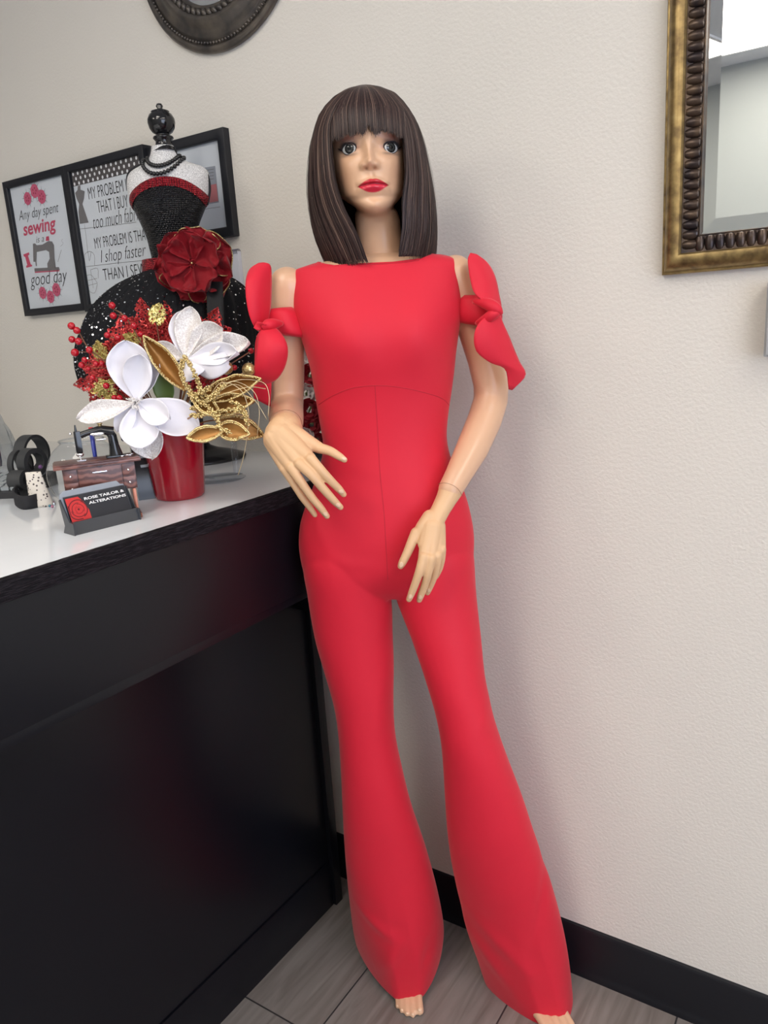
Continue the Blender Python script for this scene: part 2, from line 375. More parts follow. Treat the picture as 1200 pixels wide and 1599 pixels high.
for x, y, sx, sy in PANELS:
    lab = {.14: 'glowing ceiling panel seen in the gold framed mirror', 1.75: 'ceiling panel light to the right above the wall', 2.3: 'ceiling panel light in the far right corner', -1.3: 'unseen ceiling panel added in the far left corner to even the light', -.05: 'unseen small square ceiling panel added in front of the counter to brighten the wall'}[x]
    o = thing('ceiling_light', lab, 'ceiling light', (x+sx/2, y+sy/2, CZ), GL)
    f = MB()
    for a, b in (((x-.02, y-.02), (x+sx+.02, y)), ((x-.02, y+sy), (x+sx+.02, y+sy+.02)), ((x-.02, y), (x, y+sy)), ((x+sx, y), (x+sx+.02, y+sy))): f.box((*a, CZ-.012), (*b, CZ-.001))
    build('light_frame', f, M['white'], o, False)
    build('diffuser', MB().box((x, y, CZ-.008), (x+sx, y+sy, CZ-.003)), M['panel'], o, False)

# ------------------------------------------------------------------ counter
TH = .0175
ROTC = Matrix.Rotation(-TH, 4, 'Z')
XT, YE = .185, -1.75
cab = thing('reception_counter', 'tall glossy black reception counter with a deep apron, left of the mannequin', 'counter', (-.3, -.8, 0))
def cbox(name, a, b, m, c=.0015): return build(name, MB(ROTC).bbox(a, b, c), m, cab, 'auto')
cbox('front_panel', (-.02, YE, .128), (0, -.105, ZC-.03), M['laminate'])
cbox('apron', (XT-.03, YE, .922), (XT-.008, -.14, ZC-.03), M['laminate'])
cbox('apron_rail', (0, YE, .905), (XT-.012, -.14, .9215), M['laminate'])
cbox('toe_board', (-.018, YE, 0), (.003, -.105, .126), M['laminate'])
cbox('end_panel', (-.60, -.104, 0), (.012, -.078, ZC-.03), M['laminate'], .003)
cbox('support_bracket', (.0, -.14, .80), (XT-.04, -.118, ZC-.03), M['laminate'], .004)
top = MB(ROTC).bbox((-1.15, YE, ZC-.006), (XT-.004, -.004, ZC), .0015)
ct = thing('countertop', 'glossy white countertop with a rough black front edge on the black counter', 'countertop', (-.3, -.8, ZC-.03))
build('top_surface', top, M['white_top'], ct, 'auto')
e = MB(ROTC); rows = []
for i in range(240):
    y = YE+i*(-.02-YE)/239
    rows.append([(XT-.012, y, ZC-.0305), (XT-.002+.0016*noise.noise(V((y*30, 0, 0))), y, ZC-.0295+.0012*noise.noise(V((y*50, 3, 0)))), (XT+.0012*noise.noise(V((y*70, 5, 0))), y, ZC-.014), (XT-.001, y, ZC-.0006), (XT-.004, y, ZC+.0009), (XT-.010, y, ZC+.0009+.0003*noise.noise(V((y*90, 9, 0)))), (XT-.013, y, ZC-.001)])
e.grid(rows); e.box((-1.14, YE, ZC-.030), (XT-.011, -.02, ZC-.0065))
build('edge_band', e, M['edge'], ct, 'auto')

# ------------------------------------------------------------------ wall mirrors
def frame_sweep(mb, x0, x1, z0, z1, prof):
    "prof rows (inset, y)"
    rows = []
    for (a, y) in prof: rows.append([V((x0+a, y, z0+a)), V((x1-a, y, z0+a)), V((x1-a, y, z1-a)), V((x0+a, y, z1-a))])
    mb.grid(rows, False, True)
gm = thing('wall_mirror', 'rectangular mirror in an antique gold frame with a dark ribbed inner edge', 'mirror', (1.02, 0, 1.45))
mx0, mz0 = wall(1034, 430, -.012).x, wall(1034, 430, -.012).z; mx1, mz1 = mx0+.62, mz0+.82
f = MB(); frame_sweep(f, mx0, mx1, mz0, mz1, [(0, 0), (0, -.012), (.0015, -.014), (.004, -.0145), (.005, -.018), (.009, -.024), (.016, -.028), (.022, -.0285), (.028, -.0265), (.0305, -.023), (.0305, 0)])
build('gold_moulding', f, M['gold_frame'], gm, 'auto')
f = MB(); frame_sweep(f, mx0+.0305, mx1-.0305, mz0+.0305, mz1-.0305, [(0, -.004), (0, -.018), (.0235, -.012), (.0245, -.013), (.026, -.013), (.0265, -.009), (.0265, -.004)])
def rib(c, ax):
    c = V(c)
    rr = (.0115, .006, .0062) if ax == 'z' else (.0062, .006, .0115)
    L2 = V((rr[0], 0, 0)) if ax == 'z' else V((0, 0, rr[2]))
    f.tube([c-L2, c-L2*.9, c-L2*.6, c, c+L2*.6, c+L2*.9, c+L2], [.003, .0060, .0073, .0077, .0073, .0060, .003], 12)
a = mx0+.0425; n = int((mz1-mz0-.08)/.0148)
for i in range(n+1): rib((a, -.0135, mz0+.0425+i*.0148), 'z'); rib((mx1-.0425, -.0135, mz0+.0425+i*.0148), 'z')
n = int((mx1-mx0-.09)/.0148)
for i in range(1, n+1): rib((a+i*.0148, -.0135, mz0+.0425), 'x'); rib((a+i*.0148, -.0135, mz1-.0425), 'x')
build('ribbed_moulding', f, M['dark_bronze'], gm, 'auto')
f = MB(); gx0, gx1, gz0, gz1 = mx0+.056, mx1-.056, mz0+.056, mz1-.056
frame_sweep(f, gx0, gx1, gz0, gz1, [(0, -.0055), (.022, -.0085)])
f.add([(gx0+.022, -.0085, gz0+.022), (gx1-.022, -.0085, gz0+.022), (gx1-.022, -.0085, gz1-.022), (gx0+.022, -.0085, gz1-.022)], [(0, 1, 2, 3)])
build('mirror_glass', f, M['mirror'], gm, False)

rc = V((-.16, 0, 2.205)); RR = .226
rm = thing('round_mirror', 'round mirror in a pewter brown frame with rope and beaded rings', 'mirror', (rc.x, 0, rc.z-RR))
f = MB(); k = RR/.226
f.lathe([(r*k, y) for r, y in [(.222, 0), (.226, -.004), (.226, -.010), (.221, -.015), (.214, -.016), (.212, -.013), (.203, -.013), (.201, -.017), (.196, -.020), (.190, -.0195), (.184, -.022), (.178, -.029), (.171, -.033), (.166, -.034), (.163, -.030), (.161, -.030), (.160, -.026), (.148, -.024), (.146, -.026), (.141, -.024), (.139, -.012)]], rc, 128, 'y')
build('frame', f, M['pewter'], rm, True)
f = MB()
for i in range(150):
    a = 2*PI*i/150; f.ball(rc+V((.2075*math.cos(a), -.0150, .2075*math.sin(a))), (.0034, .0045, .0034), 8, 6)
build('beaded_ring', f, M['pewter'], rm)
f = MB()
for i in range(64):
    a = 2*PI*i/64; c = rc+V((.154*math.cos(a), -.027, .154*math.sin(a)))
    tn = V((-math.sin(a), 0, math.cos(a))); rd = V((math.cos(a), 0, math.sin(a))); dd = (tn*.7+rd*.7).normalized()
    f.tube([c-dd*.009, c-dd*.005, c, c+dd*.005, c+dd*.009], [.001, .0048, .0062, .0048, .001], 8)
build('rope_ring', f, M['pewter'], rm)
f = MB(); f.lathe([(.141, -.014), (.0001, -.014)], rc, 64, 'y'); build('mirror_glass', f, M['mirror'], rm, False)

q = wall(1192, 558, -.03); q2 = wall(1197, 440, -.03)
wb = thing('wall_box', 'grey metal box on the wall under the gold mirror, at the right edge', 'box', (q.x+.06, 0, q.z))
build('box_body', MB().bbox((q.x, -.03, q.z), (q.x+.12, 0, q2.z), .004), M['metal_grey'], wb, 'auto')
build('box_lid', MB().bbox((q.x+.004, -.036, q.z+.004), (q.x+.116, -.0302, q2.z-.004), .002), M['metal_grey'], wb, 'auto')

# ------------------------------------------------------------------ pictures
def text_mesh(s, name, m, parent, x0, x1, z0, z1, y, shear=0., off=0., bold=0.):
    cu_ = bpy.data.curves.new('t', 'FONT'); cu_.body = s; cu_.shear = shear; cu_.offset = off; cu_.resolution_u = 4; cu_.extrude = .0
    o = bpy.data.objects.new('t', cu_); COL.objects.link(o)
    dg = bpy.context.evaluated_depsgraph_get(); me = bpy.data.meshes.new_from_object(o.evaluated_get(dg)); bpy.data.objects.remove(o)
    xs = [v.co.x for v in me.vertices]; ys = [v.co.y for v in me.vertices]
    ax, bx, ay, by = min(xs), max(xs), min(ys), max(ys)
    for v in me.vertices: v.co = ((x0+(v.co.x-ax)/(bx-ax)*(x1-x0)), y, z0+(v.co.y-ay)/(by-ay)*(z1-z0))
    me.materials.clear(); me.materials.append(m); return link(name, me, parent, False)
def wtext(s, Lp, Rp, Tp, parent, m, y, **kw):
    a, b, c = wall(*Lp, y), wall(*Rp, y), wall(*Tp, y)
    return text_mesh(s, 'lettering', m, parent, a.x, b.x, (a.z+b.z)/2, (a.z+b.z)/2+(c.z-a.z), y, **kw)
def disc(mb, c, r, n=20, sq=1.):
    mb.add([V(c)+V((r*math.cos(2*PI*i/n), 0, r*sq*math.sin(2*PI*i/n))) for i in range(n)], [tuple(range(n))])
def poly(mb, pts, y): mb.add([V((wall(*p, y).x, y, wall(*p, y).z)) for p in pts], [tuple(range(len(pts)))])
def stroke(mb, pts, wd, y, k=4):
    P = smooth_path([tuple(wall(*p, y)) for p in pts], k); rows = []
    for i, p in enumerate(P):
        t = (P[min(i+1, len(P)-1)]-P[max(i-1, 0)]).normalized(); n_ = V((-t.z, 0, t.x)); rows.append([p+n_*wd/2, p-n_*wd/2])
    mb.grid(rows)
def picture(label, x0, x1, z0, z1, yf, bw=.018):
    o = thing('picture_frame', label, 'picture', ((x0+x1)/2, 0, z0), 'framed prints on the wall')
    f = MB(); frame_sweep(f, x0, x1, z0, z1, [(0, 0), (0, yf), (.002, yf-.001), (bw-.002, yf-.001), (bw, yf+.001), (bw, yf+.010)])
    build('frame', f, M['frame_black'], o, 'auto')
    yp = yf+.009
    pr = build('print', MB().add([(x0+bw-.002, yp, z0+bw-.002), (x1-bw+.002, yp, z0+bw-.002), (x1-bw+.002, yp, z1-bw+.002), (x0+bw-.002, yp, z1-bw+.002)], [(0, 1, 2, 3)]), M['paper'], o, False)
    build('glass', MB().add([(x0+bw-.002, yp-.004, z0+bw-.002), (x1-bw+.002, yp-.004, z0+bw-.002), (x1-bw+.002, yp-.004, z1-bw+.002), (x0+bw-.002, yp-.004, z1-bw+.002)], [(0, 1, 2, 3)]), M['pane'], o, False)
    return o, pr, yp-.0008
def z5(x, y): return (x/5.217, 220+y/5.217)
def roses(parent, spots, y):
    a = MB(); b = MB(); c = MB()
    for (x, yy, r) in spots:
        p = wall(*z5(x, yy), y); rr = r/5.217*.0026
        for k in range(7):
            an = k*.9; disc(a, p+V((rr*.45*math.cos(an), -.00004*k-.0002, rr*.45*math.sin(an))), rr*.62, 12)
        for k in range(5): an = k*1.3; disc(b, p+V((rr*.42*math.cos(an), -.0006-.00004*k, rr*.42*math.sin(an))), rr*.15, 8)
        for k in range(9):
            an = k*.7+x; e_ = p+V((rr*1.7*math.cos(an), -.00001*k, rr*1.7*math.sin(an))); n_ = V((-math.sin(an), 0, math.cos(an)))*rr*.16
            c.add([p+n_, e_, p-n_], [(0, 1, 2)])
    build('leaves', c, M['leaf_ink'], parent, False); build('rose', a, M['rose_pink'], parent, False); build('rose_shading', b, M['rose_dark'], parent, False)
yf1 = -.018
a = wall(3, 285, yf1); b_ = wall(138, 488, yf1)
p1, pr1, y1 = picture('black framed print reading Any day spent sewing is a good day', a.x, wall(100, 260, yf1).x, wall(38, 494, yf1).z, a.z, yf1)
wtext('Any day spent', z5(158, 655), z5(490, 628), z5(160, 545), pr1, M['ink'], y1, shear=.35, off=-.012)
wtext('sewing', z5(198, 795), z5(470, 770), z5(198, 655), pr1, M['rose_ink'], y1, shear=.2, off=.02)
wtext('is a', z5(296, 828), z5(362, 822), z5(296, 778), pr1, M['ink'], y1, shear=.3, off=-.01)
wtext('good day', z5(255, 1215), z5(560, 1180), z5(255, 1075), pr1, M['ink'], y1, shear=.35, off=-.012)
roses(pr1, [(225, 470, 32), (282, 408, 34), (340, 455, 34)], y1); roses(pr1, [(348, 1238, 32), (412, 1270, 32), (460, 1212, 34)], y1)
f = MB()
poly(f, [z5(*p) for p in [(280, 1038), (480, 1028), (488, 1052), (282, 1065)]], y1)
poly(f, [z5(*p) for p in [(388, 1035), (385, 1000), (405, 960), (400, 905), (375, 890), (300, 905), (297, 985), (300, 1020), (292, 1020), (288, 985), (272, 985), (268, 838), (285, 835), (300, 850), (345, 845), (395, 815), (425, 820), (440, 850), (445, 960), (455, 1032)]], y1)
build('sewing_machine_drawing', f, M['ink_soft'], pr1, False)
f = MB(); poly(f, [z5(*p) for p in [(190, 925), (235, 908), (240, 925), (228, 935), (250, 1005), (262, 1012), (262, 1022), (215, 1034), (213, 1020), (222, 1010), (205, 945), (195, 942)]], y1)
build('spool_drawing', f, M['rose_ink'], pr1, False)
f = MB(); poly(f, [z5(*p) for p in [(376, 780), (398, 776), (402, 812), (372, 815)]], y1); build('bobbin_drawing', f, M['rose_ink'], pr1, False)
f = MB(); poly(f, [z5(*p) for p in [(284, 1066), (484, 1053), (484, 1062), (284, 1075)]], y1)
build('base_line_drawing', f, M['rose_ink'], pr1, False)
f = MB(); stroke(f, [z5(472, 985), z5(486, 935), z5(500, 888)], .0012, y1); stroke(f, [z5(492, 860), z5(515, 835), z5(500, 815), z5(512, 800)], .0006, y1)
build('needle_drawing', f, M['ink_soft'], pr1, False)

yf2 = -.030
a = wall(98, 258, yf2); b_ = wall(222, 226, yf2)
p2, pr2, y2 = picture('black framed print about buying too much fabric with polka dot border, behind the dress form', a.x, b_.x, wall(150, 485, yf2).z, (a.z+b_.z)/2, yf2)
wtext('MY PROBLEM IS', z5(724, 470), z5(1062, 410), z5(720, 372), pr2, M['ink'], y2, off=-.01)
wtext('THAT I BUY', z5(797, 577), z5(1050, 548), z5(790, 480), pr2, M['ink'], y2, off=-.01)
wtext('too much fabric', z5(765, 712), z5(1160, 645), z5(758, 600), pr2, M['ink'], y2, shear=.35, off=-.015)
wtext('MY PROBLEM IS THAT', z5(775, 868), z5(1220, 815), z5(768, 780), pr2, M['ink'], y2, off=-.01)
wtext('I shop faster', z5(828, 1020), z5(1200, 975), z5(820, 885), pr2, M['ink'], y2, shear=.35, off=-.015)
wtext('THAN I SEW', z5(848, 1140), z5(1195, 1088), z5(842, 1045), pr2, M['ink'], y2, off=-.01)
f = MB(); poly(f, [z5(*p) for p in [(632, 400), (634, 368), (655, 362), (656, 398), (690, 410), (684, 470), (672, 515), (690, 570), (722, 665), (650, 676), (640, 580), (645, 515), (625, 470), (612, 425)]], y2)
build('dress_form_drawing', f, M['ink_soft'], pr2, False)
f = MB()
for pts in ([(688, 680), (705, 810), (715, 915)], [(695, 1010), (690, 930), (728, 900), (768, 930), (770, 1015)], [(718, 905), (728, 980), (742, 905)], [(700, 1100), (735, 1090), (760, 1110), (795, 1160)], [(700, 1100), (720, 1210), (770, 1240), (795, 1165)], [(738, 1050), (795, 1040), (800, 1120)], [(738, 1050), (760, 1200)], [(705, 1140), (790, 1120)], [(712, 1180), (790, 1160)], [(628, 720), (900, 690), (1110, 662)], [(700, 1025), (1000, 990), (1170, 975)]):
    stroke(f, [z5(*p) for p in pts], .0009, y2, 3)
build('pattern_drawing', f, M['ink_soft'], pr2, False)
f = MB(); xa, xb = a.x+.017, b_.x-.017; zt = (a.z+b_.z)/2-.017; f.add([(xa, y2, zt-.034), (xb, y2, zt-.034), (xb, y2, zt), (xa, y2, zt)], [(0, 1, 2, 3)]); build('polka_strip', f, mat('brown_strip', (.07, .06, .06), .7), pr2, False)
f = MB()
for i in range(14):
    for j in range(3): disc(f, (xa+.008+i*.0185+(j % 2)*.009, y2-.0004, zt-.006-j*.0115), .0035, 12, 1.15)
build('polka_dots', f, M['white'], pr2, False)

yf3 = -.018
a = wall(348, 198, yf3); b_ = wall(364, 368, yf3)
p3, pr3, y3 = picture('black framed certificate on the wall, half hidden behind the dress form', a.x-.272, a.x, b_.z, a.z, yf3, .021)
f = MB(); poly(f, [(318, 262), (336, 259), (342, 316), (324, 319)], y3); build('certificate_panel', f, mat('grey_panel', (.30, .32, .36), .6), pr3, False)
f = MB(); poly(f, [(322, 290), (338, 287), (341, 314), (325, 317)], y3-.0004); build('pink_block', f, mat('pink_block', (.50, .16, .17), .6), pr3, False)
f = MB()
for yy in (266, 271, 276, 281): stroke(f, [(322, yy), (328, yy-1), (334, yy-2)], .0012, y3-.0006, 2)
build('certificate_lines', f, M['ink_soft'], pr3, False)
f = MB(); stroke(f, [(318, 327), (330, 325), (344, 323)], .0008, y3-.0004, 2); build('signature_line', f, M['ink_soft'], pr3, False)

cl = thing('wall_calendar', 'white spiral bound notepad calendar on the wall below the certificate', 'calendar', (wall(360, 392).x, 0, 1.44))
ca, cb = wall(371, 392, -.012), wall(330, 392, -.012)
build('pages', MB().bbox((cb.x-.03, -.012, ca.z-.17), (ca.x, -.001, ca.z), .001), mat('calendar_paper', (.62, .64, .72), .7), cl, 'auto')
f = MB()
for i in range(26):
    c = V((cb.x-.026+i*(ca.x-cb.x+.024)/25, -.007, ca.z-.001)); f.tube([c+V((0, .007*math.cos(t_), .006*math.sin(t_))) for t_ in [x*PI/5 for x in range(11)]], .0008, 5)
build('spiral_binding', f, mat('spiral', (.10, .10, .16), .4), cl)

# ------------------------------------------------------------------ mannequin
foot = on(650, 1575, 2, 0)
man = thing('mannequin', 'standing female shop mannequin with dark bob wig in a red flared jumpsuit', 'mannequin', (foot.x-.05, foot.y+.08, 0))
D0 = 1.33
def body_ring(py, xl, xr, d, f, b, n=56, tilt=.066, pf=1., pb=1., grow=0., fx=FW):
    xc = (xl+xr)/2; Lp = A(xl, py+tilt*(xc-xl), d); Rp = A(xr, py-tilt*(xr-xc), d); c = (Lp+Rp)/2; wv = (Rp-Lp)/2
    wl = wv.length+grow; wv = wv.normalized(); out = []
    for j in range(n):
        a_ = 2*PI*j/n; s_, c_ = math.sin(a_), math.cos(a_)
        k = pf if c_ > 0 else pb
        x = math.copysign(abs(s_)**k, s_)*wl; y = math.copysign(min(1, abs(c_)**k*(1+min(.13, (k-1)*.31) if (k > 1 and c_ > 0) else 1)), c_)*((f if c_ > 0 else b)+grow)
        out.append(c+wv*x+fx*y)
    return out
TORSO = [(397, 552, 628, .03, .045), (401, 524, 660, .042, .058), (405, 490, 694, .050, .068), (410, 466, 712, .056, .074), (418, 457, 720, .062, .080), (432, 455, 722, .070, .086), (455, 455, 722, .082, .090),
         (480, 458, 722, .092, .090), (505, 465, 720, .100, .088), (530, 474, 716, .103, .084), (560, 483, 712, .101, .078), (590, 489, 709, .093, .073), (620, 494, 705, .084, .068), (655, 500, 700, .078, .064),
         (690, 505, 698, .076, .064), (720, 500, 704, .078, .068), (750, 490, 715, .082, .074), (780, 478, 727, .086, .083), (810, 469, 735, .088, .092), (840, 467, 740, .088, .098), (870, 471, 740, .085, .098),
         (890, 477, 738, .078, .090), (910, 486, 732, .062, .072), (925, 498, 722, .040, .05)]
bust = [A(542, 528, D0-.075), A(652, 522, D0-.075)]
def torso_rings(grow):
    rr = []
    y = 397
    while y <= 925:
        xl, xr, f_, b2 = interp(TORSO, y); ring = body_ring(y, xl, xr, D0, f_, b2, 64, grow=grow, pf=.92, pb=.95)
        for i, p in enumerate(ring):
            for c in bust:
                dl = (p-c).dot(R); dz = p.z-c.z
                if (p-c).dot(FW) > -.06: p = p+FW*.015*math.exp(-(dl/.044)**2-(dz/(.060 if dz > 0 else .048))**2)
            ring[i] = p
        rr.append(ring); y += 8
    return rr
# rows: y, xl, xr, depth, front, back, exponent
LEG1 = [(830, 490, 590, D0, .060, .07, .95), (862, 475, 600, D0, .076, .088, .95), (885, 474, 606, D0, .078, .088, .95), (920, 480, 610, D0, .074, .080, .98), (960, 486, 612, D0, .069, .073, 1), (1000, 494, 614, D0, .065, .068, 1), (1041, 505.7, 615.5, D0, .061, .063, 1), (1100, 522, 615, D0, .056, .058, 1),
        (1150, 529, 618, 1.332, .055, .058, 1), (1213, 533, 631, 1.335, .056, .062, 1), (1260, 535, 643, 1.342, .058, .066, 1), (1322, 538.5, 664, 1.36, .066, .072, 1), (1375, 543, 679, 1.39, .090, .070, 1.05), (1420, 548, 689, 1.43, .122, .060, 1.15), (1450, 552, 693, 1.462, .146, .055, 1.3), (1469, 556, 691, 1.485, .164, .050, 1.42)]
LEG2 = [(830, 620, 722, D0, .060, .07, .95), (862, 610, 738, D0, .076, .088, .95), (885, 609, 741, D0, .078, .088, .95), (920, 617, 743, 1.325, .073, .080, .98), (960, 630, 747, 1.315, .067, .072, 1), (994, 643, 751, 1.305, .063, .066, 1), (1060, 665, 758, 1.29, .058, .060, 1), (1116, 681, 770, 1.28, .055, .057, 1), (1166, 690, 786, 1.275, .055, .058, 1), (1244, 696, 815, 1.28, .057, .068, 1),
        (1294, 700, 831, 1.285, .059, .074, 1), (1350, 708, 850, 1.30, .066, .078, 1), (1410, 722, 867, 1.318, .074, .074, 1.03), (1457, 733, 878, 1.335, .086, .064, 1.12), (1500, 748, 885, 1.348, .098, .052, 1.25), (1528, 757, 888, 1.356, .108, .044, 1.36), (1542, 763, 889, 1.36, .114, .040, 1.42)]
FX2 = (FW*math.cos(.30)+R*math.sin(.30)).normalized()
def leg_rings(tab, grow, fx):
    rr = []; y = tab[0][0]; y1_ = tab[-1][0]; n = int((y1_-y)/9)
    for i in range(n+1):
        yy = y+(y1_-y)*i/n; xl, xr, d, f_, b2, p = interp(tab, yy); k = min(1, max(0, (yy-1150)/250))
        rr.append(body_ring(yy, xl, xr, d, f_, b2, 56, grow=grow, pf=p, pb=1, fx=(FW.lerp(fx, k)).normalized()))
    return rr

# --- the jumpsuit
mb = MB(); mb.loft(torso_rings(.0)); mb.loft(leg_rings(LEG1, 0, (FW+R*.10).normalized())); mb.loft(leg_rings(LEG2, 0, FX2))
sm_ = remesh(mb, .0034, 9)
def lat(p): return (p-CAM).dot(R)
NECK = [(lat(A(x, y, 1.27)), A(x, y, 1.27).z) for x, y in [(487, 408), (505, 411.5), (522, 414), (560, 411), (615, 408.5), (660, 403), (690, 391)]]
def zneck(l, dd):
    z = lin(NECK, l); return z+.012*max(0, min(1, (dd-1.27)/.12))
bm = bmesh.new(); bm.from_mesh(sm_)
l0, l1 = NECK[0][0], NECK[-1][0]
dep = lambda p: (p-CAM).dot(HF)
kill = [v for v in bm.verts if l0 < lat(v.co) < l1 and v.co.z > zneck(lat(v.co), dep(v.co))+.0005]
bmesh.ops.delete(bm, geom=kill, context='VERTS')
for v in bm.verts:
    if v.is_boundary and l0-.004 < lat(v.co) < l1+.004:
        zt = zneck(lat(v.co), dep(v.co))
        if abs(v.co.z-zt) < .006: v.co.z = zt
bm.normal_update()
zlow = min(v.co.z for v in bm.verts)
kf = [f_ for f_ in bm.faces if f_.normal.z < -.55 and f_.calc_center_median().z < zlow+.05]
bmesh.ops.delete(bm, geom=kf, context='FACES')
for it in range(3):
    for v in bm.verts:
        if v.is_boundary and v.co.z < .3:
            nb = [e_.other_vert(v) for e_ in v.link_edges if e_.is_boundary]
            if len(nb) == 2: v.co = v.co*.5+(nb[0].co+nb[1].co)*.25
# cloth folds: soft drags at crotch, knees and hem
def fold(p, c, dirv, length, width, amp):
    q_ = p-c; t_ = q_.dot(dirv); s_ = (q_-dirv*t_); s_ = V((s_.dot(R), 0, s_.z)).length*math.copysign(1, s_.dot(R)+.3*s_.z)
    return amp*math.exp(-(t_/length)**2-(s_/width)**2)
FOLDS = []
for (x, y, d, ang, ln, wd, am) in [(560, 915, 1.25, -60, .09, .016, .002), (650, 915, 1.25, 60, .09, .016, .002), (590, 1455, 1.30, -40, .05, .014, .004), (612, 1500, 1.31, 62, .06, .014, .004), (668, 1490, 1.33, 75, .04, .012, -.003), (590, 1120, 1.28, 80, .06, .014, .002),
        (790, 1490, 1.25, -50, .09, .016, .004), (845, 1400, 1.26, 80, .10, .012, -.003), (770, 1520, 1.26, -60, .07, .014, .004), (740, 1150, 1.23, 60, .06, .016, .002), (540, 880, 1.25, -10, .05, .012, .0015), (505, 840, 1.28, -75, .05, .014, .002)]:
    c = A(x, y, d); aa = math.radians(ang); FOLDS.append((c, (R*math.cos(aa)+UP*math.sin(aa)), ln, wd, am))
for v in bm.verts:
    if dep(v.co) < D0+.03:
        dsp = sum(fold(v.co, *f_) for f_ in FOLDS if abs(v.co.z-f_[0].z) < .25)
        if dsp: v.co += v.normal*dsp
bm.to_mesh(sm_); bm.free()
sm_.materials.clear(); sm_.materials.append(M['suit']); sm_.shade_smooth(); sm_.name = 'jumpsuit'
suit = link('jumpsuit', sm_, man, True)
so = suit.modifiers.new('cloth', 'SOLIDIFY'); so.thickness = .0016; so.offset = -1
tag(suit, 'bright red jumpsuit with bow sleeves and flared legs')
bvh = BVHTree.FromPolygons([v.co for v in sm_.vertices], [p.vertices for p in sm_.polygons])
def hit(px, py, off=0.):
    q_ = ray(px, py).normalized(); h = bvh.ray_cast(CAM, q_)
    if h[0] is None: return None
    nn = h[1] if h[1].dot(q_) < 0 else -h[1]
    return h[0]+nn*off
def seam(pts, r=.0007, name='seam'):
    P = []
    for (x, y) in smooth_path2(pts, 14):
        h = hit(x, y, -.0001)
        if h is not None: P.append(h)
    if len(P) > 3: build(name, MB().tube(P, r, 6), M['seam'], suit)
def smooth_path2(pts, k):
    tab = [(i,)+tuple(p) for i, p in enumerate(pts)]
    return [interp(tab, i/k) for i in range((len(pts)-1)*k+1)]
seam([(498, 632), (520, 618), (550, 606), (585, 602), (620, 604), (660, 612), (690, 622), (703, 634)])
seam([(586, 603), (588, 640), (591, 690), (594, 740), (600, 800), (603, 850), (606, 905)], .0006)
seam([(528, 415), (560, 413.5), (615, 411), (655, 406.5)], .0006)

# --- petal shaped bows and bands of the sleeves
def sheet(Lp, Rp, n=22, m=12, bulge=0., nrm=FW, twist=0.):
    Ls = smooth_path(Lp, 6); Rs = smooth_path(Rp, 6); rows = []
    def at_(P, t_): f_ = t_*(len(P)-1); i = min(int(f_), len(P)-2); return P[i].lerp(P[i+1], f_-i)
    for i in range(n+1):
        t_ = i/n; a_ = at_(Ls, t_); b2 = at_(Rs, t_)
        rows.append([a_.lerp(b2, j/m)+nrm*(bulge*math.sin(PI*j/m)*math.sin(PI*min(1, t_*1.05))) + nrm*(twist*(j/m-.5)*math.sin(PI*t_)) for j in range(m+1)])
    return rows
def fabric(name, rows, parent, m=None, th=.0018):
    o = build(name, MB().grid(rows), m or M['suit'], parent, True, False)
    s_ = o.modifiers.new('thick', 'SOLIDIFY'); s_.thickness = th; s_.offset = 0; return o
def PP(l, d): return [A(x, y, d if len(p) < 3 else p[2]) for p in l for x, y in [p[:2]]]
# right arm of the mannequin (left in the photograph)
fabric('sleeve_bow', sheet(PP([(414, 505, 1.27), (402, 515, 1.26), (391, 497, 1.25), (385, 468, 1.25), (384, 440, 1.26), (390, 421, 1.28), (404, 411, 1.29)], 1.25),
                           PP([(416, 505, 1.28), (420, 497, 1.29), (423, 478, 1.29), (424, 455, 1.29), (424, 430, 1.29), (422, 414, 1.29), (412, 410, 1.29)], 1.28), bulge=.014), suit)
fabric('sleeve_bow', sheet(PP([(415, 506, 1.27), (405, 520, 1.25), (401, 545, 1.24), (398, 572, 1.24), (397, 590, 1.25), (398, 600, 1.26)], 1.25),
                           PP([(417, 506, 1.27), (436, 517, 1.25), (449, 541, 1.24), (446, 570, 1.25), (432, 592, 1.26), (412, 600, 1.27)], 1.25), bulge=.012), suit)
fabric('sleeve_bow', sheet(PP([(412, 508, 1.33), (400, 530, 1.33), (398, 570, 1.34), (396, 600, 1.34), (397, 622, 1.34)], 1.3),
                           PP([(416, 508, 1.33), (420, 535, 1.33), (424, 575, 1.33), (424, 605, 1.33), (422, 635, 1.33)], 1.3), bulge=.004), suit)
fabric('sleeve_bow', sheet(PP([(416, 512, 1.26), (404, 516, 1.25), (396, 512, 1.25)], 1.25), PP([(428, 514, 1.26), (414, 506, 1.24), (402, 502, 1.25)], 1.25), 10, 6, bulge=-.006), suit)
def band(rows_, name='sleeve_band'):
    rr = []
    for (x0, y0, x1, y1, d, f_) in rows_:
        a_ = A(x0, y0, d); b2 = A(x1, y1, d); c = (a_+b2)/2; wv = (b2-a_)/2; ring = []
        for j in range(40):
            an = 2*PI*j/40; ring.append(c+wv*math.sin(an)+FW*f_*math.cos(an)*(1+.06*math.sin(3*an)))
        rr.append(ring)
    o = build(name, MB().loft(rr, False), M['suit'], suit, True); s_ = o.modifiers.new('thick', 'SOLIDIFY'); s_.thickness = .0018; s_.offset = 0
band([(415, 484, 462, 480, 1.325, .040), (414, 490, 468, 488, 1.322, .042), (412, 500, 474, 500, 1.32, .042), (412, 508, 480, 512, 1.32, .042), (416, 514, 484, 522, 1.32, .041), (420, 520, 484, 527, 1.325, .039)])
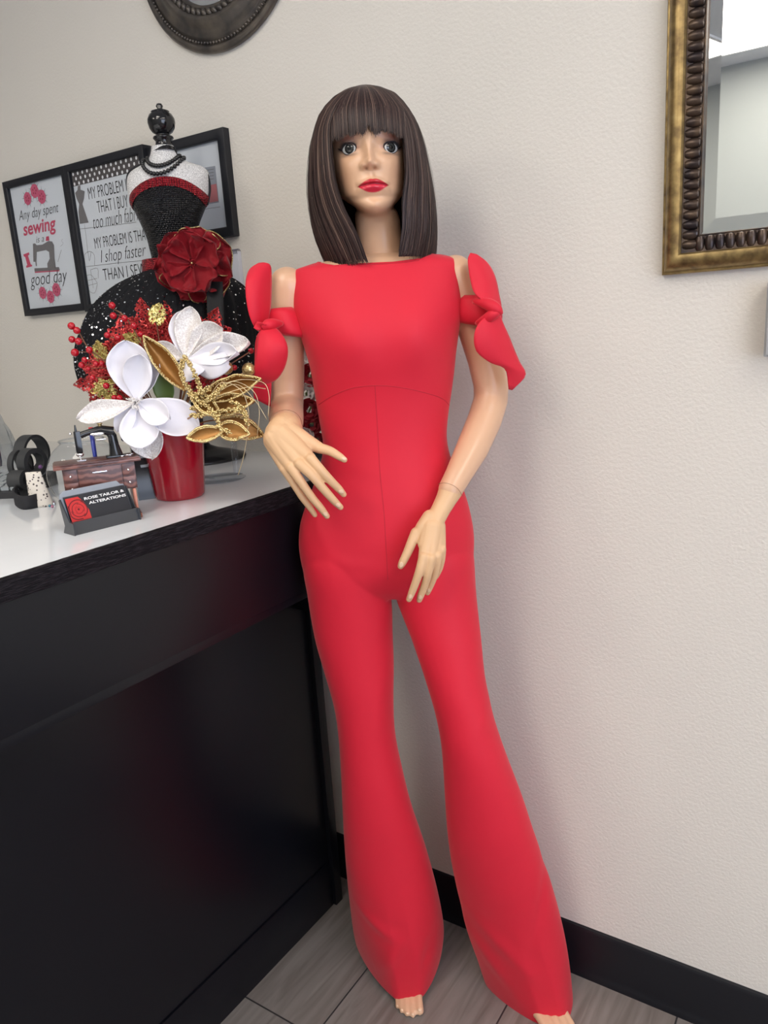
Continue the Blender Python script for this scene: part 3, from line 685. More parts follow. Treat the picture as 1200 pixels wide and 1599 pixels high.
# left arm (right in the photograph)
band([(717, 462, 764, 463, 1.325, .038), (712, 470, 776, 472, 1.32, .041), (710, 480, 781, 482, 1.32, .042), (709, 490, 784, 494, 1.32, .042), (712, 500, 782, 506, 1.322, .041), (714, 503, 770, 514, 1.325, .037)])
fabric('sleeve_bow', sheet(PP([(776, 487, 1.25), (757, 472, 1.25), (741, 457, 1.255), (735, 438, 1.265), (732, 420, 1.27), (731, 404, 1.275), (735, 395, 1.28)], 1.25),
                           PP([(781, 486, 1.27), (783, 477, 1.275), (780, 462, 1.28), (776, 441, 1.285), (770, 424, 1.29), (760, 409, 1.29), (744, 397, 1.285)], 1.28), bulge=.010), suit)
fabric('sleeve_bow', sheet(PP([(777, 487, 1.25), (752, 500, 1.24), (741, 522, 1.235), (744, 548, 1.24), (766, 566, 1.25), (789, 576, 1.265), (795, 608, 1.28)], 1.25),
                           PP([(779, 487, 1.26), (786, 505, 1.26), (795, 525, 1.265), (803, 545, 1.27), (812, 566, 1.28), (821, 586, 1.285), (800, 609, 1.285)], 1.25), bulge=.010), suit)
mb = MB()
mb.tube(smooth_path(PP([(740, 470, 1.27), (760, 474, 1.25), (775, 482, 1.24), (783, 490, 1.245)], 1.25), 4), [.004+.006*math.sin(PI*i/12) for i in range(13)], 12)
mb.tube(smooth_path(PP([(745, 505, 1.27), (760, 498, 1.25), (772, 490, 1.24), (782, 485, 1.245)], 1.25), 4), [.004+.005*math.sin(PI*i/12) for i in range(13)], 12)
build('sleeve_knot', mb, M['suit'], suit)
mb = MB()
mb.tube(smooth_path(PP([(440, 505, 1.275), (428, 506, 1.26), (418, 507, 1.25), (410, 512, 1.25)], 1.25), 4), [.004+.005*math.sin(PI*i/12) for i in range(13)], 12)
build('sleeve_knot', mb, M['suit'], suit)

# --- head and neck as one sculpted loft
HC = A(577.5, 250, 1.25)+HF*.085; HM = .001
def Hp(x, y, z): return HC+R*(x*HM)+FW*(y*HM)+UP*(z*HM)
#      s   zf    zb   w    f    b     cx
HEAD = [(0, 104, 104, 2, 2, -2, 0), (1, 102, 102, 22, 20, -26, 0), (2, 95, 95, 42, 44, -56, 0), (3, 84, 84, 56, 64, -76, 0), (4, 66, 66, 63, 79, -88, 0), (5, 46, 46, 64.5, 86, -94, 0), (6, 28, 28, 62.5, 86, -95, 0), (7, 8, 8, 60.5, 85, -92, 0),
        (8, -10, -10, 58.5, 85.5, -86, .3), (9, -26, -20, 56.5, 86, -80, .8), (10, -40, -28, 54.5, 87, -74, 1.4), (11, -52, -33, 52, 86, -69, 2), (12, -60.5, -36.5, 49.5, 84.5, -65, 2.6), (13, -68, -40, 47, 84.5, -62, 3.2), (14, -74, -43, 44.5, 82.5, -60, 3.8), (15, -78.5, -46, 42, 78, -58, 4.2),
        (16, -81.5, -49, 40, 70, -57, 4.6), (17, -82, -53, 38.5, 58, -56, 5.2), (18, -82.5, -59, 37.5, 46, -55, 6), (19, -86, -66, 37, 37, -54, 7), (20, -94, -76, 36.8, 32, -54, 8), (21, -106, -92, 36.5, 29, -54, 9), (22, -120, -110, 36.5, 28, -55, 10), (23, -134, -126, 38, 28.5, -57, 11), (24, -146, -140, 43, 30, -60, 11.5), (25, -156, -152, 56, 34, -64, 12), (26, -168, -166, 76, 40, -66, 12)]
_w = {12: 47, 13: 43, 14: 38.5, 15: 34.5, 16: 31.5, 17: 31, 18: 34, 19: 36}
HEAD = [(r_[0], r_[1]*.90 if 9 <= r_[0] <= 18 else ({19: -79, 20: -89, 21: -103}.get(r_[0], r_[1])), r_[2], _w.get(r_[0], r_[3]))+r_[4:] for r_ in HEAD]
# z control of the neck base follows the shoulders' height
def nose_h(z): return max(0, lin([(-19, 0), (-16.5, 6), (-13.5, 14), (-8, 18.5), (-4, 17.5), (2, 13.5), (12, 8.8), (24, 5), (34, 2), (42, 0)], z))
def nose_w(z): return lin([(-17, 11), (-9, 9), (0, 7), (12, 6.2), (25, 7), (35, 10)], z)
LC = 3.0
def zsh(z): return z-lin([(-40, 6.5), (-20, 5), (0, 2), (10, 0)], z)
def lip_top(x):
    u_ = abs(x)/24.; return -31.5-10.5*u_**1.35 + (-1.8*g(x, 3.2)) if u_ < 1 else -42
def lip_line(x): u_ = abs(x)/24.; return -40.2-2.3*u_**2+.7*g(x, 4)
def lip_bot(x): u_ = min(1, abs(x)/23.); return -42.5-10.2*(1-u_**2.2)
def sculpt(x, z):
    "forward displacement in mm of the face front"
    z = zsh(z); d = nose_h(z)*g(x, nose_w(z))
    for s_ in (-1, 1):
        d += 6.6*math.exp(-((x-s_*11.5)/4.6)**2-((z+10.5)/5.0)**2)          # nose wings
        d -= 4.0*math.exp(-((x-s_*6.2)/2.6)**2-((z+16.0)/1.9)**2)            # nostrils
        d -= 7.0*math.exp(-((x-s_*31)/16)**2-((z-17)/12)**2)                 # sockets
        d -= 3.6*math.exp(-((x-s_*14)/7)**2-((z-20)/10)**2)
        d += 2.0*math.exp(-((x-s_*30)/20)**2-((z-43)/8)**2)                  # brow
        d += 3.2*math.exp(-((x-s_*36)/17)**2-((z+8)/17)**2)                  # cheek
        d += 1.6*math.exp(-((x-s_*33)/13)**2-((z-30)/3.2)**2)                # upper lid
        d -= 1.6*math.exp(-((x-LC-s_*25)/4)**2-((z+43)/4)**2)
    d += 2.4*math.exp(-(x/8)**2-((z+7)/6)**2)
    xl = x-LC
    if abs(xl) < 30:
        e_ = max(0, 1-(abs(xl)/27)**2.2); zl = lip_line(xl)
        d += 3.0*e_*g(z+38, 11)
        d += 3.4*e_*math.exp(-((z-(zl+4.3))/3.6)**2)
        d += 4.6*e_*math.exp(-((z-(zl-5.8))/4.4)**2)
        d -= 3.4*e_*math.exp(-((z-zl)/1.25)**2)
        d -= 1.2*g(xl, 3.0)*g(z+27, 7)
    d -= 2.8*math.exp(-((x-LC)/17)**2-((z+58)/4)**2)
    d += 3.4*math.exp(-((x-4)/14)**2-((z+71)/7)**2)
    return d
EYES = [(-30.0, 20.0), (34.0, 18.6)]
def mixc(a_, b2, t_): return tuple(a_[i]+(b2[i]-a_[i])*t_ for i in range(3))
def face_paint(x, z):
    c = SKIN; al = 1.
    c = mixc(c, (.74, .36, .20), .45*min(1, sum(math.exp(-((x-s_*48)/16)**2-((z+20)/26)**2) for s_ in (-1, 1))))
    for (ex, ez) in EYES:
        s_ = 1 if ex > 0 else -1; dx = (x-ex)*s_; dz = z-ez
        c = mixc(c, (.40, .12, .09), .8*math.exp(-((dx-3)/17)**2-((dz-15)/6.5)**2))
        c = mixc(c, (.06, .035, .04), .97*math.exp(-((dx-2.5)/14)**4-((dz-6.2)/7.0)**2))
        c = mixc(c, (.08, .05, .055), .85*math.exp(-((dx-12.5)/5.5)**2-((dz-1-.25*(dx-12))/4.2)**2))
        c = mixc(c, (.12, .07, .07), .55*math.exp(-((dx)/13)**4-((dz+8.2)/2.0)**2))
        c = mixc(c, (.55, .22, .15), .5*math.exp(-((dx+13.5)/3.)**2-((dz-.5)/2.5)**2))
    z = zsh(z)
    for s_ in (-1, 1): c = mixc(c, (.30, .11, .05), .85*math.exp(-((x-s_*6.4-.5)/3.4)**2-((z+15.6)/1.9)**2))
    xl = x-LC
    if abs(xl) < 24.5:
        zt, zl, zb_ = lip_top(xl), lip_line(xl), lip_bot(xl)
        if zb_-.6 < z < zt+.6:
            k = min(1, (zt+.6-z)/1.2, (z-zb_+.6)/1.2)
            col = (.50, .020, .035) if z > zl else (.62, .030, .060)
            col = mixc(col, (.16, .0, .008), .8*math.exp(-((z-zl)/1.0)**2))
            c = mixc(c, col, k); al = 1-k
    return c, al
NPHI = 260; NR = 330
head = MB(); colh = []
rings = []
for i in range(NR+1):
    # more rows on the face
    s_ = 26*i/NR; zf, zb_, w_, f_, b2, cx_ = interp(HEAD, s_); row = []
    for j in range(NPHI):
        u_ = j/NPHI*2-1; ph = PI*(.55*u_+.45*u_**3)   # denser at the front
        sn, cs = math.sin(ph), math.cos(ph)
        x = cx_+math.copysign(abs(sn)**.97, sn)*w_; ee = .93 if cs > 0 else .95
        y = math.copysign(abs(cs)**ee, cs)*(f_ if cs > 0 else -b2); kz = ((1+cs)/2)**(1+min(1, max(0, (s_-9)/4))*(1 if s_ < 18 else max(0, 1-(s_-18)/3)))
        z = zb_+(zf-zb_)*kz
        if cs > 0 and z > -73 and s_ < 18: y += sculpt(x, z)*min(1, cs*2.5)*min(1, max(0, (18-s_)/2))
        row.append(Hp(x, y, z))
        if cs > .1 and s_ < 17: c, al = face_paint(x, z)
        else: c, al = SKIN, 1.
        colh.append((*c, al))
    rings.append(row)
head.loft(rings, True)
nhead = len(head.v)
headbvh = BVHTree.FromPolygons([V(p) for p in head.v], head.f)

# --- rest of the body, grown as one surface
bd = MB()
bd.loft(torso_rings(-.0055))
def limb(pts): chain(bd, [A(x, y, d) for x, y, d, r in pts], [r*d/F_PX for x, y, d, r in pts], 20)
limb([(449, 446, 1.325, 27.5), (448, 480, 1.33, 27), (449, 530, 1.34, 26.5), (449, 590, 1.355, 26), (448, 636, 1.36, 26)])
limb([(448, 636, 1.36, 26), (447, 655, 1.28, 27.5), (447, 668, 1.215, 26)])
limb([(711, 428, 1.325, 28), (725, 462, 1.33, 27), (741, 510, 1.335, 26.5), (757, 560, 1.34, 26.5), (767, 600, 1.345, 27), (767, 624, 1.34, 26.5), (757, 656, 1.32, 27), (738, 700, 1.285, 26), (716, 742, 1.25, 21.5), (704, 764, 1.235, 20)])
limb([(530, 880, D0, 45), (565, 1110, D0, 33), (600, 1300, 1.36, 30), (628, 1440, 1.41, 22)])
limb([(672, 880, D0, 45), (722, 1110, 1.29, 33), (775, 1290, 1.30, 30), (822, 1440, 1.34, 22)])
def foot_mesh(tips, dirv, ank):
    toes = [on(x, y, 2, .009) for x, y, r in tips]
    mid = sum(toes, V())/len(toes)
    ankle = V((ank.x, ank.y, .075)); heel = V((ank.x, ank.y, .035))-dirv*.035
    for (x, y, r), t_ in zip(tips, toes):
        t_.z = r*.95; base = t_-dirv*.045+UP*.012
        chain(bd, [t_, t_-dirv*.018+UP*.007, base], [r, r*.92, r*1.05], 14)
        chain(bd, [base, base.lerp(ankle, .5)-UP*.010, ankle], [r*1.15, .018, .029], 14)
        chain(bd, [base-UP*.008, base.lerp(heel, .5)-UP*.006, heel], [r*1.1, .018, .030], 14)
    chain(bd, [heel, ankle, ankle+UP*.1], [.031, .032, .030], 16)
    return toes
T1 = [(656, 1578, .0088), (645, 1583, .0062), (636, 1581, .0058), (628, 1576, .0055), (621, 1569, .0050)]
T2 = [(856, 1612, .0100), (868, 1613, .0080), (878, 1609, .0074), (887, 1604, .0070), (894, 1598, .0064)]
an1 = A(632, 1470, 1.42); an2 = A(838, 1500, 1.345)
toes1 = foot_mesh(T1, (FW+R*.02).normalized(), an1); toes2 = foot_mesh(T2, (FW*.93+R*.36).normalized(), an2)
bme = remesh(bd, .0030, 5)
allv = list(head.v)+[v.co.copy() for v in bme.vertices]; allf = list(head.f)+[tuple(nhead+i for i in p.vertices) for p in bme.polygons]
me = bpy.data.meshes.new('body'); me.from_pydata([tuple(p) for p in allv], [], allf)
ca_ = me.color_attributes.new('paint', 'FLOAT_COLOR', 'POINT')
flat = []
for c in colh: flat += c
flat += list((*SKIN, 1.))*len(bme.vertices)
ca_.data.foreach_set('color', flat)
bm = bmesh.new(); bm.from_mesh(me); bmesh.ops.recalc_face_normals(bm, faces=bm.faces); bm.to_mesh(me); bm.free()
me.materials.append(M['skin']); me.shade_smooth()
body = link('body', me, man); tag(body, 'glossy light tan plastic body with a painted face')

# eyes, lashes, brows
for k, (ex, ez) in enumerate(EYES):
    s_ = 1 if ex > 0 else -1
    o_ = Hp(ex, 300, ez); h = headbvh.ray_cast(o_, -FW); ey = (h[0]-HC).dot(FW)/HM if h[0] else 84
    def ys(x, z):
        h_ = headbvh.ray_cast(Hp(x, 300, z), -FW); return (h_[0]-HC).dot(FW)/HM
    yl, yr_, yu, yd = ys(ex-9.5, ez), ys(ex+9.5, ez), ys(ex, ez+7.5), ys(ex, ez-7)
    y0_ = (yl+yr_+yu+yd)/4; gxs = (yr_-yl)/19; gzs = (yu-yd)/14.5
    def pl(x, z): return y0_+gxs*x*.8+gzs*z*.6
    eye = MB(); cols = []; rows = []; NT = 72; NRr = 30
    for i in range(NRr+1):
        t_ = i/NRr; row = []
        for j in range(NT):
            a_ = 2*PI*j/NT; sx, sz = math.cos(a_), math.sin(a_)
            ax = 10.6 if sx*s_ > 0 else 10.2; az = 8.3 if sz > 0 else 7.4
            x = ax*sx*t_; z = az*math.copysign(abs(sz)**1.05, sz)*t_; rr_ = math.hypot(x, z)
            yy = pl(x, z)+.2+(3.4*(1-t_*t_))
            row.append(Hp(ex+x, yy, ez+z))
            ir = math.hypot(x+s_*0.2-.2, z-.6)
            if ir < 3.0: c = (.004, .004, .005)
            elif ir < 6.0: c = mixc((.060, .060, .056), (.020, .020, .020), (ir-3.0)/3.0) if (int(a_*20) % 3) else (.065, .065, .06)
            elif ir < 7.1: c = (.006, .006, .008)
            else: c = (.60, .59, .57)
            if z > 5.5: c = mixc(c, (.05, .04, .04), min(.8, (z-5.5)/2.5))
            if t_ > .93: c = mixc(c, (.03, .02, .02), (t_-.93)/.07)
            cols += [*c, 1.]
        rows.append(row)
    eye.loft(rows, True)
    eo = build('eye', eye, M['eye'], body); ca_ = eo.data.color_attributes.new('paint', 'FLOAT_COLOR', 'POINT'); ca_.data.foreach_set('color', cols)
    lid = []; low = []
    for i in range(25):
        t_ = i/24; a_ = PI*(1.02-1.04*t_) if s_ > 0 else PI*(-.02+1.04*t_)
        x = 11.2*math.cos(a_); z = 8.9*math.sin(a_); rr_ = math.hypot(x, z); lid.append((x, z, rr_))
    P = [Hp(ex+x, pl(x, z)+.9, ez+z) for x, z, r_ in lid]
    tipw = Hp(ex+s_*17, ys(ex+s_*17, ez+4.5)+.2, ez+4.5)
    lash = MB(); lash.tube(P+[P[-1].lerp(tipw, .5), tipw], [.0006+.0014*math.sin(PI*min(1, i/26)) for i in range(25)]+[.0011, .0003], 8)
    for i in range(3, 25, 1):
        p = P[i]; dv = (R*(.25*s_+.9*(lid[i][0]/12))+UP*.9+FW*.5).normalized()
        lash.tube([p, p+dv*.0022, p+(dv+UP*.3)*.0040], [.00022, .00018, .00005], 4)
    build('eyelash', lash, M['lash'], eo)
    P = [Hp(ex+10.6*math.cos(a_), pl(10.6*math.cos(a_), -7.6*math.sin(a_))+.4, ez-7.6*abs(math.sin(a_))) for a_ in [PI*i/20 for i in range(21)]]
    build('eyeliner', MB().tube(P, .00042, 6), M['lash'], eo)
P = []
for (x, z) in smooth_path2([(17.5, 39.5), (24, 42), (32, 43.8), (41, 44.2), (47, 42.5)], 6):
    h = headbvh.ray_cast(Hp(x, 300, z), -FW); P.append(h[0]+FW*.0001)
build('eyebrow', MB().tube(P, [.0006]*12+[.0005]*(len(P)-12), 6), M['lash'], body)
P = []
for (x, z) in smooth_path2([(-17.5, 39.5), (-24, 42), (-32, 43.8), (-41, 44.2), (-47, 42.5)], 6):
    h = headbvh.ray_cast(Hp(x, 300, z), -FW); P.append(h[0]+FW*.0001)
build('eyebrow', MB().tube(P, [.0006]*12+[.0005]*(len(P)-12), 6), M['lash'], body)

# toenails
for toes, dv in ((toes1, FW), (toes2, (FW*.93+R*.36).normalized())):
    for i, t_ in enumerate(toes):
        r_ = (T1[i][2]); sd = dv.cross(UP); c = t_-dv*.001+UP*r_*.62+dv*r_*.25
        nl = MB(Matrix((( *sd, 0), (*dv, 0), (*(-sd.cross(dv)), 0), (0, 0, 0, 1))).transposed()); nl.tf = Matrix.Translation(c) @ Matrix(((sd.x, dv.x, 0, 0), (sd.y, dv.y, 0, 0), (0, 0, 1, 0), (0, 0, 0, 1)))
        nl.ball((0, 0, 0), (r_*.62, r_*.62, r_*.36), 12, 8); build('toenail', nl, M['nail'], body)

# --- hands
def hand(fingers, palm, wrist, label, nails):
    hb = MB()
    for pts in fingers:
        P = [A(x, y, d) for x, y, d, r in pts]; rs = [r*d/F_PX for x, y, d, r in pts]
        n_ = 6; P2 = smooth_path(P, n_); tab = [(i,)+(r_,) for i, r_ in enumerate(rs)]
        r2 = [interp(tab, i/n_)[0] for i in range(len(P2))]; chain(hb, P2, r2, 12)
    for pts in palm: chain(hb, [A(x, y, d) for x, y, d, r in pts], [r*d/F_PX for x, y, d, r in pts], 16)
    P = [A(x, y, d) for x, y, d, r in wrist]; chain(hb, P, [r*d/F_PX for x, y, d, r in wrist], 20)
    hm = remesh(hb, .00125, 7, .5); hm.materials.clear(); hm.materials.append(M['hand']); hm.shade_smooth(); hm.name = 'hand'
    ho = link('hand', hm, man); tag(ho, label)
    hb2 = BVHTree.FromPolygons([v.co for v in hm.vertices], [p.vertices for p in hm.polygons])
    for (x, y, ang, ln, wd) in nails:
        q_ = ray(x, y).normalized(); h = hb2.ray_cast(CAM, q_)
        if h[0] is None: continue
        nn = h[1] if h[1].dot(q_) < 0 else -h[1]; a_ = math.radians(ang); dv = (R*math.cos(a_)-UP*math.sin(a_)); dv = (dv-nn*dv.dot(nn)).normalized(); sd = dv.cross(nn)
        rows = []
        for i in range(9):
            t_ = i/8; ww = wd/2*(1-(abs(2*t_-1))**3*.55); row = []
            for j in range(7):
                u_ = j/6*2-1; row.append(h[0]+dv*(ln*(t_-.5))+sd*(ww*u_)+nn*(.0007-.0016*u_*u_-.0006*(1-t_)**2))
            rows.append(row)
        o = build('fingernail', MB().grid(rows), M['nail'], ho, True); s2 = o.modifiers.new('t', 'SOLIDIFY'); s2.thickness = .0006
    return ho
# right hand of the mannequin: hand bent down at the wrist, back of the hand to the viewer
hand([
    [(500, 700, 1.185, 8.6), (515, 704, 1.18, 7.6), (529, 712, 1.178, 6.6), (538, 718, 1.178, 5.0)],
    [(485, 716, 1.160, 9.0), (503, 736, 1.155, 7.8), (518, 752, 1.160, 7.0), (529, 763, 1.166, 6.3), (537, 772, 1.172, 5.0)],
    [(468, 724, 1.158, 9.0), (487, 742, 1.152, 7.8), (505, 763, 1.156, 7.2), (521, 781, 1.163, 6.5), (532, 792, 1.170, 5.1)],
    [(455, 730, 1.162, 8.8), (470, 752, 1.158, 7.5), (486, 775, 1.162, 6.8), (501, 793, 1.168, 6.2), (511, 806, 1.174, 4.9)],
    [(445, 732, 1.172, 8.2), (459, 755, 1.172, 6.6), (472, 776, 1.175, 6.0), (484, 792, 1.180, 5.4), (492, 804, 1.184, 4.3)]],
   [[(440, 678, 1.19, 20), (485, 716, 1.165, 9.5)], [(436, 682, 1.19, 20), (468, 724, 1.163, 9.5)], [(430, 684, 1.19, 19), (455, 730, 1.167, 9.3)], [(428, 688, 1.195, 17), (445, 732, 1.175, 8.8)],
    [(452, 674, 1.195, 17), (478, 688, 1.19, 12), (500, 700, 1.187, 9)], [(455, 690, 1.19, 15), (476, 706, 1.18, 12)]],
   [(447, 667, 1.212, 24.5), (443, 670, 1.205, 24.5), (436, 677, 1.195, 22.5)], 'detachable right hand bent down with the fingers fanned',
   [(538, 715.5, 20, .0085, .0075), (533, 768, 42, .0100, .0080), (529, 789, 44, .0100, .0080), (509, 803, 52, .0095, .0075)])
# left hand hanging in front of the thigh
hand([
    [(650, 832, 1.205, 9.2), (643, 848, 1.20, 8.4), (636, 864, 1.197, 7.6), (629, 878, 1.196, 6.8), (626, 884, 1.197, 5.4)],
    [(662, 870, 1.178, 8.8), (656, 890, 1.174, 7.6), (650, 908, 1.176, 7.0), (644, 924, 1.180, 6.3), (639, 936, 1.184, 5.0)],
    [(673, 872, 1.178, 8.8), (669, 893, 1.178, 7.6), (664, 912, 1.183, 6.9), (658, 928, 1.188, 6.2), (655, 937, 1.192, 4.9)],
    [(683, 868, 1.185, 8.4), (681, 886, 1.188, 7.0), (677, 903, 1.194, 6.3), (671, 918, 1.200, 5.6), (668, 926, 1.203, 4.4)],
    [(690, 858, 1.194, 7.8), (690, 873, 1.198, 6.2), (687, 887, 1.203, 5.6), (683, 897, 1.207, 4.8), (681, 902, 1.21, 3.8)]],
   [[(673, 822, 1.205, 15), (662, 870, 1.183, 9.3)], [(678, 822, 1.205, 15), (673, 872, 1.183, 9.3)], [(682, 824, 1.208, 14), (683, 868, 1.190, 9)], [(684, 822, 1.212, 13), (689, 858, 1.198, 8.4)],
    [(672, 808, 1.212, 13), (660, 824, 1.207, 11.5), (651, 838, 1.205, 9.4)], [(668, 826, 1.203, 12), (661, 850, 1.193, 9)]],
   [(704, 766, 1.235, 19.3), (697, 780, 1.228, 16.8), (689, 795, 1.221, 15.4), (680, 812, 1.212, 15.5)], 'detachable left hand hanging in front of the thigh',
   [(626.5, 882, 108, .0105, .0085), (641, 932, 112, .0100, .0080), (656.5, 933, 108, .0095, .0078), (670, 922, 108, .0080, .0065)])

# --- wig
#     z(mm from head centre), half width, front, back, centre x
def zy(py): return (A(577, py, 1.33).z-HC.z)/HM
WIG = [(zy(134), 3, 3, 3, -2), (zy(138), 24, 24, 26, -2), (zy(150), 49, 52, 56, -1), (zy(175), 71, 79, 86, -3), (zy(200), 83, 92, 100, -2), (zy(230), 92, 98, 108, -2), (zy(290), 101, 100, 110, -1), (zy(330), 103, 98, 108, 1), (zy(370), 101, 93, 104, 4), (zy(400), 96, 86, 98, 8), (zy(415), 92, 82, 94, 9)]
WIG = [tuple(r_) for r_ in WIG][::-1]
zhi, zlo = zy(134), zy(412)
def wigp(ph, z, k=1., lift=0.):
    w_, f_, b2, cx_ = interp(WIG, z); sn, cs = math.sin(ph), math.cos(ph)
    return Hp(cx_+sn*w_*k*HM/HM, cs*(f_ if cs > 0 else b2)*k, z+lift)
wig = thing('wig', None, None) if False else None
def inner_phi(z, side):
    "azimuth where the hair curtain ends beside the face"
    tabL = [(zy(415), 14), (zy(370), 18), (zy(330), 27), (zy(290), 33), (zy(240), 37), (zy(205), 40)]
    tabR = [(zy(415), 16), (zy(370), 24), (zy(330), 27), (zy(290), 34), (zy(240), 38), (zy(205), 40)]
    return math.radians(lin(tabL if side < 0 else tabR, z))
cap = MB(); rows = []
for i in range(60):
    z = zhi-1.5+(zlo+4-zhi)*i/59; row = []
    face = z < zy(200)
    for j in range(121):
        if face: lo_, hi_ = inner_phi(z, 1)+.03, 2*PI-inner_phi(z, -1)-.03
        else: lo_, hi_ = 0, 2*PI
        row.append(wigp(lo_+(hi_-lo_)*j/120, z, .945))
    rows.append(row)
cap.grid(rows)
wig_o = build('wig', cap, M['hair_under'], man, True); tag(wig_o, 'straight dark brown bob wig with a full fringe')
s2 = wig_o.modifiers.new('t', 'SOLIDIFY'); s2.thickness = .004; s2.offset = -1
rnd = random.Random(3)
hs = MB()
def ribbon(P, w0, w1, outc):
    rows = []; n_ = len(P)
    for i, p in enumerate(P):
        t_ = (P[min(i+1, n_-1)]-P[max(i-1, 0)]).normalized(); o_ = (p-outc); o_.z *= .2; sd = t_.cross(o_).normalized(); ww = w0+(w1-w0)*max(0, (i/(n_-1)-.6)/.4)
        rows.append([p-sd*ww/2, p+o_.normalized()*ww*.22, p+sd*ww/2])
    hs.grid(rows)
cen = Hp(0, 0, 0)
for s_i in range(3600):
    side = rnd.choice((-1, 1))
    u_ = rnd.random(); ph = (math.radians(16)+(PI-math.radians(16))*(u_**.9)); k = rnd.choice((1., 1., .985, .97, .955))*rnd.uniform(.99, 1.006)
    zend = zlo+rnd.gauss(0, 2.6)+ (8*g(ph-.3, .4) if side > 0 else 0); P = []; wob = rnd.uniform(-1, 1); wf = rnd.uniform(.015, .045)
    for i in range(19):
        t_ = i/18; z = zhi-(zhi-zend)*(t_**1.25)
        ip = inner_phi(z, side); f0 = inner_phi(zy(205), side)
        # strands near the face follow the opening edge
        base = max(ph, math.radians(16)); rel = (base-math.radians(16))/(PI-math.radians(16)); p_ = ip+(PI-ip)*rel if z < zy(200) else (f0*.5+(ip-f0*.5)*min(1, (zhi-z)/(zhi-zy(200))))+(PI-f0)*rel
        p_ = min(p_, PI)+wob*.02*math.sin(z*wf)
        taper = 1-.03*max(0, (t_-.85)/.15)
        P.append(wigp(side*p_, z, k*taper))
    ribbon(P, rnd.uniform(.0012, .0024), .0006, cen)
# fringe
for s_i in range(1300):
    x = rnd.uniform(-58, 58); xe = x*1.0+rnd.gauss(0, 1.2); P = []
    zend = 37+rnd.gauss(0, 2.2)+4.5*(abs(x)/50)**2*(-1)+ (9*g(x-2, 4.5)) + (3.5*g(x-30, 7)) + 2*math.sin(x*.35)
    lay = rnd.uniform(0, 4)
    for i in range(15):
        t_ = i/14; z = zhi-2-(zhi-2-zend)*(t_**1.5)
        w_, f_, b2, cx_ = interp(WIG, z); spread = min(1, (t_*1.5)**.8)
        xx = -2+xe*spread*min(1, w_/58.)
        yy = f_*math.sqrt(max(.02, 1-(min(.95, abs(xx)/max(w_, 1)))**2))
        yy = min(yy, 97-abs(xx)**2*.004)-lay*t_-2*t_**3
        P.append(Hp(xx, yy+1.5, z))
    ribbon(P, rnd.uniform(.0012, .0022), .0004, cen)
hs_o = build('hair_strands', hs, M['hair'], wig_o, True, False); tag(hs_o, kind='stuff')
mb = MB()
for i in range(26):   # stray hairs
    sd = rnd.choice((-1, 1)); a_ = rnd.uniform(1.2, 1.9); P = [wigp(sd*(a_+.02*t_), zy(200)-(zy(200)-zlo)*(t_/9)*rnd.uniform(.97, 1.02), 1.01+.02*math.sin(t_*.5)) for t_ in range(10)]
    mb.tube(P, .00012, 4)
tag(build('stray_hairs', mb, M['hair'], wig_o), kind='stuff')

# seams where the hands plug on
def seam_ring(pts, name='wrist_seam'):
    build(name, MB().tube(smooth_path([A(*p) for p in pts], 6), .00045, 6), mat('seam_line', (.30, .14, .08), .6) if 'seam_line' not in bpy.data.materials else bpy.data.materials['seam_line'], body)
seam_ring([(421, 664, 1.2), (424, 652, 1.197), (433, 643, 1.193), (447, 640, 1.19), (461, 644, 1.193), (469, 653, 1.197), (473, 666, 1.205)])
seam_ring([(684.5, 756, 1.222), (694, 754, 1.214), (706, 757, 1.210), (716, 764, 1.213), (723, 775, 1.222)])

# ------------------------------------------------------------------ dress form on the counter
DF = 1.735
df_base = V((-.25, -.125, ZC))
form = thing('dress_form', 'small tabletop dress form in a black sequin gown with a tulle skirt', 'dress form', df_base)
def fring(py, xl, xr, f_, b2, d=DF, n=64, rip=0., nr=0, tilt=.066, ph=0., tw=None):
    xc = (xl+xr)/2; a_ = A(xl, py+tilt*(xc-xl), d); c2 = A(xr, py-tilt*(xr-xc), d); c = (a_+c2)/2; wv = (c2-a_)/2; out = []
    for j in range(n):
        an = 2*PI*j/n; k = 1+rip*math.sin(nr*an+ph)+rip*.5*math.sin(nr*1.7*an+2*ph)
        out.append(c+wv*math.sin(an)*k+FW*math.cos(an)*k*(f_ if math.cos(an) > 0 else b2))
    return out
def rings_of(tab, step, n=64):
    out = []; y = tab[0][0]; m = max(2, int((tab[-1][0]-y)/step))
    for i in range(m+1):
        yy = y+(tab[-1][0]-y)*i/m; out.append(fring(yy, *interp(tab, yy)[:4], n=n))
    return out
ax0 = A(252, 190, DF)
def fpx(px): return mm(px, DF)
fin = [(0, 24), (3.5, 23), (5, 20), (3.5, 16.5), (4, 15.5), (8, 15), (13, 13), (12, 11.5), (16, 9), (19, 3), (19.3, -2), (17.5, -9), (14, -14), (9.5, -17), (9, -18), (14, -20), (14.5, -22), (12.5, -24), (11, -26), (13, -33), (16, -38), (17.5, -39.5), (10, -39)]
mb = MB(); mb.lathe([(max(r_, .05)*fpx(1), h*fpx(1)) for r_, h in fin], ax0, 40)
build('finial', mb, M['black_gloss'], form)
FT = [(229, 237, 271, .020, .020), (238, 236, 275, .022, .022), (248, 232, 282, .024, .026), (256, 222, 296, .028, .034), (263, 208, 315, .034, .042), (270, 201, 324, .040, .046), (282, 199, 327, .046, .048), (298, 201, 327, .052, .048), (310, 205, 326, .058, .048), (320, 209, 323, .062, .046), (335, 216, 317, .062, .044), (350, 223, 311, .056, .040), (370, 231, 305, .046, .036), (390, 236, 304, .040, .034), (405, 239, 305, .038, .034), (420, 236, 311, .040, .038), (428, 233, 316, .042, .040)]
up_ = [r_ for r_ in FT if r_[0] <= 350]
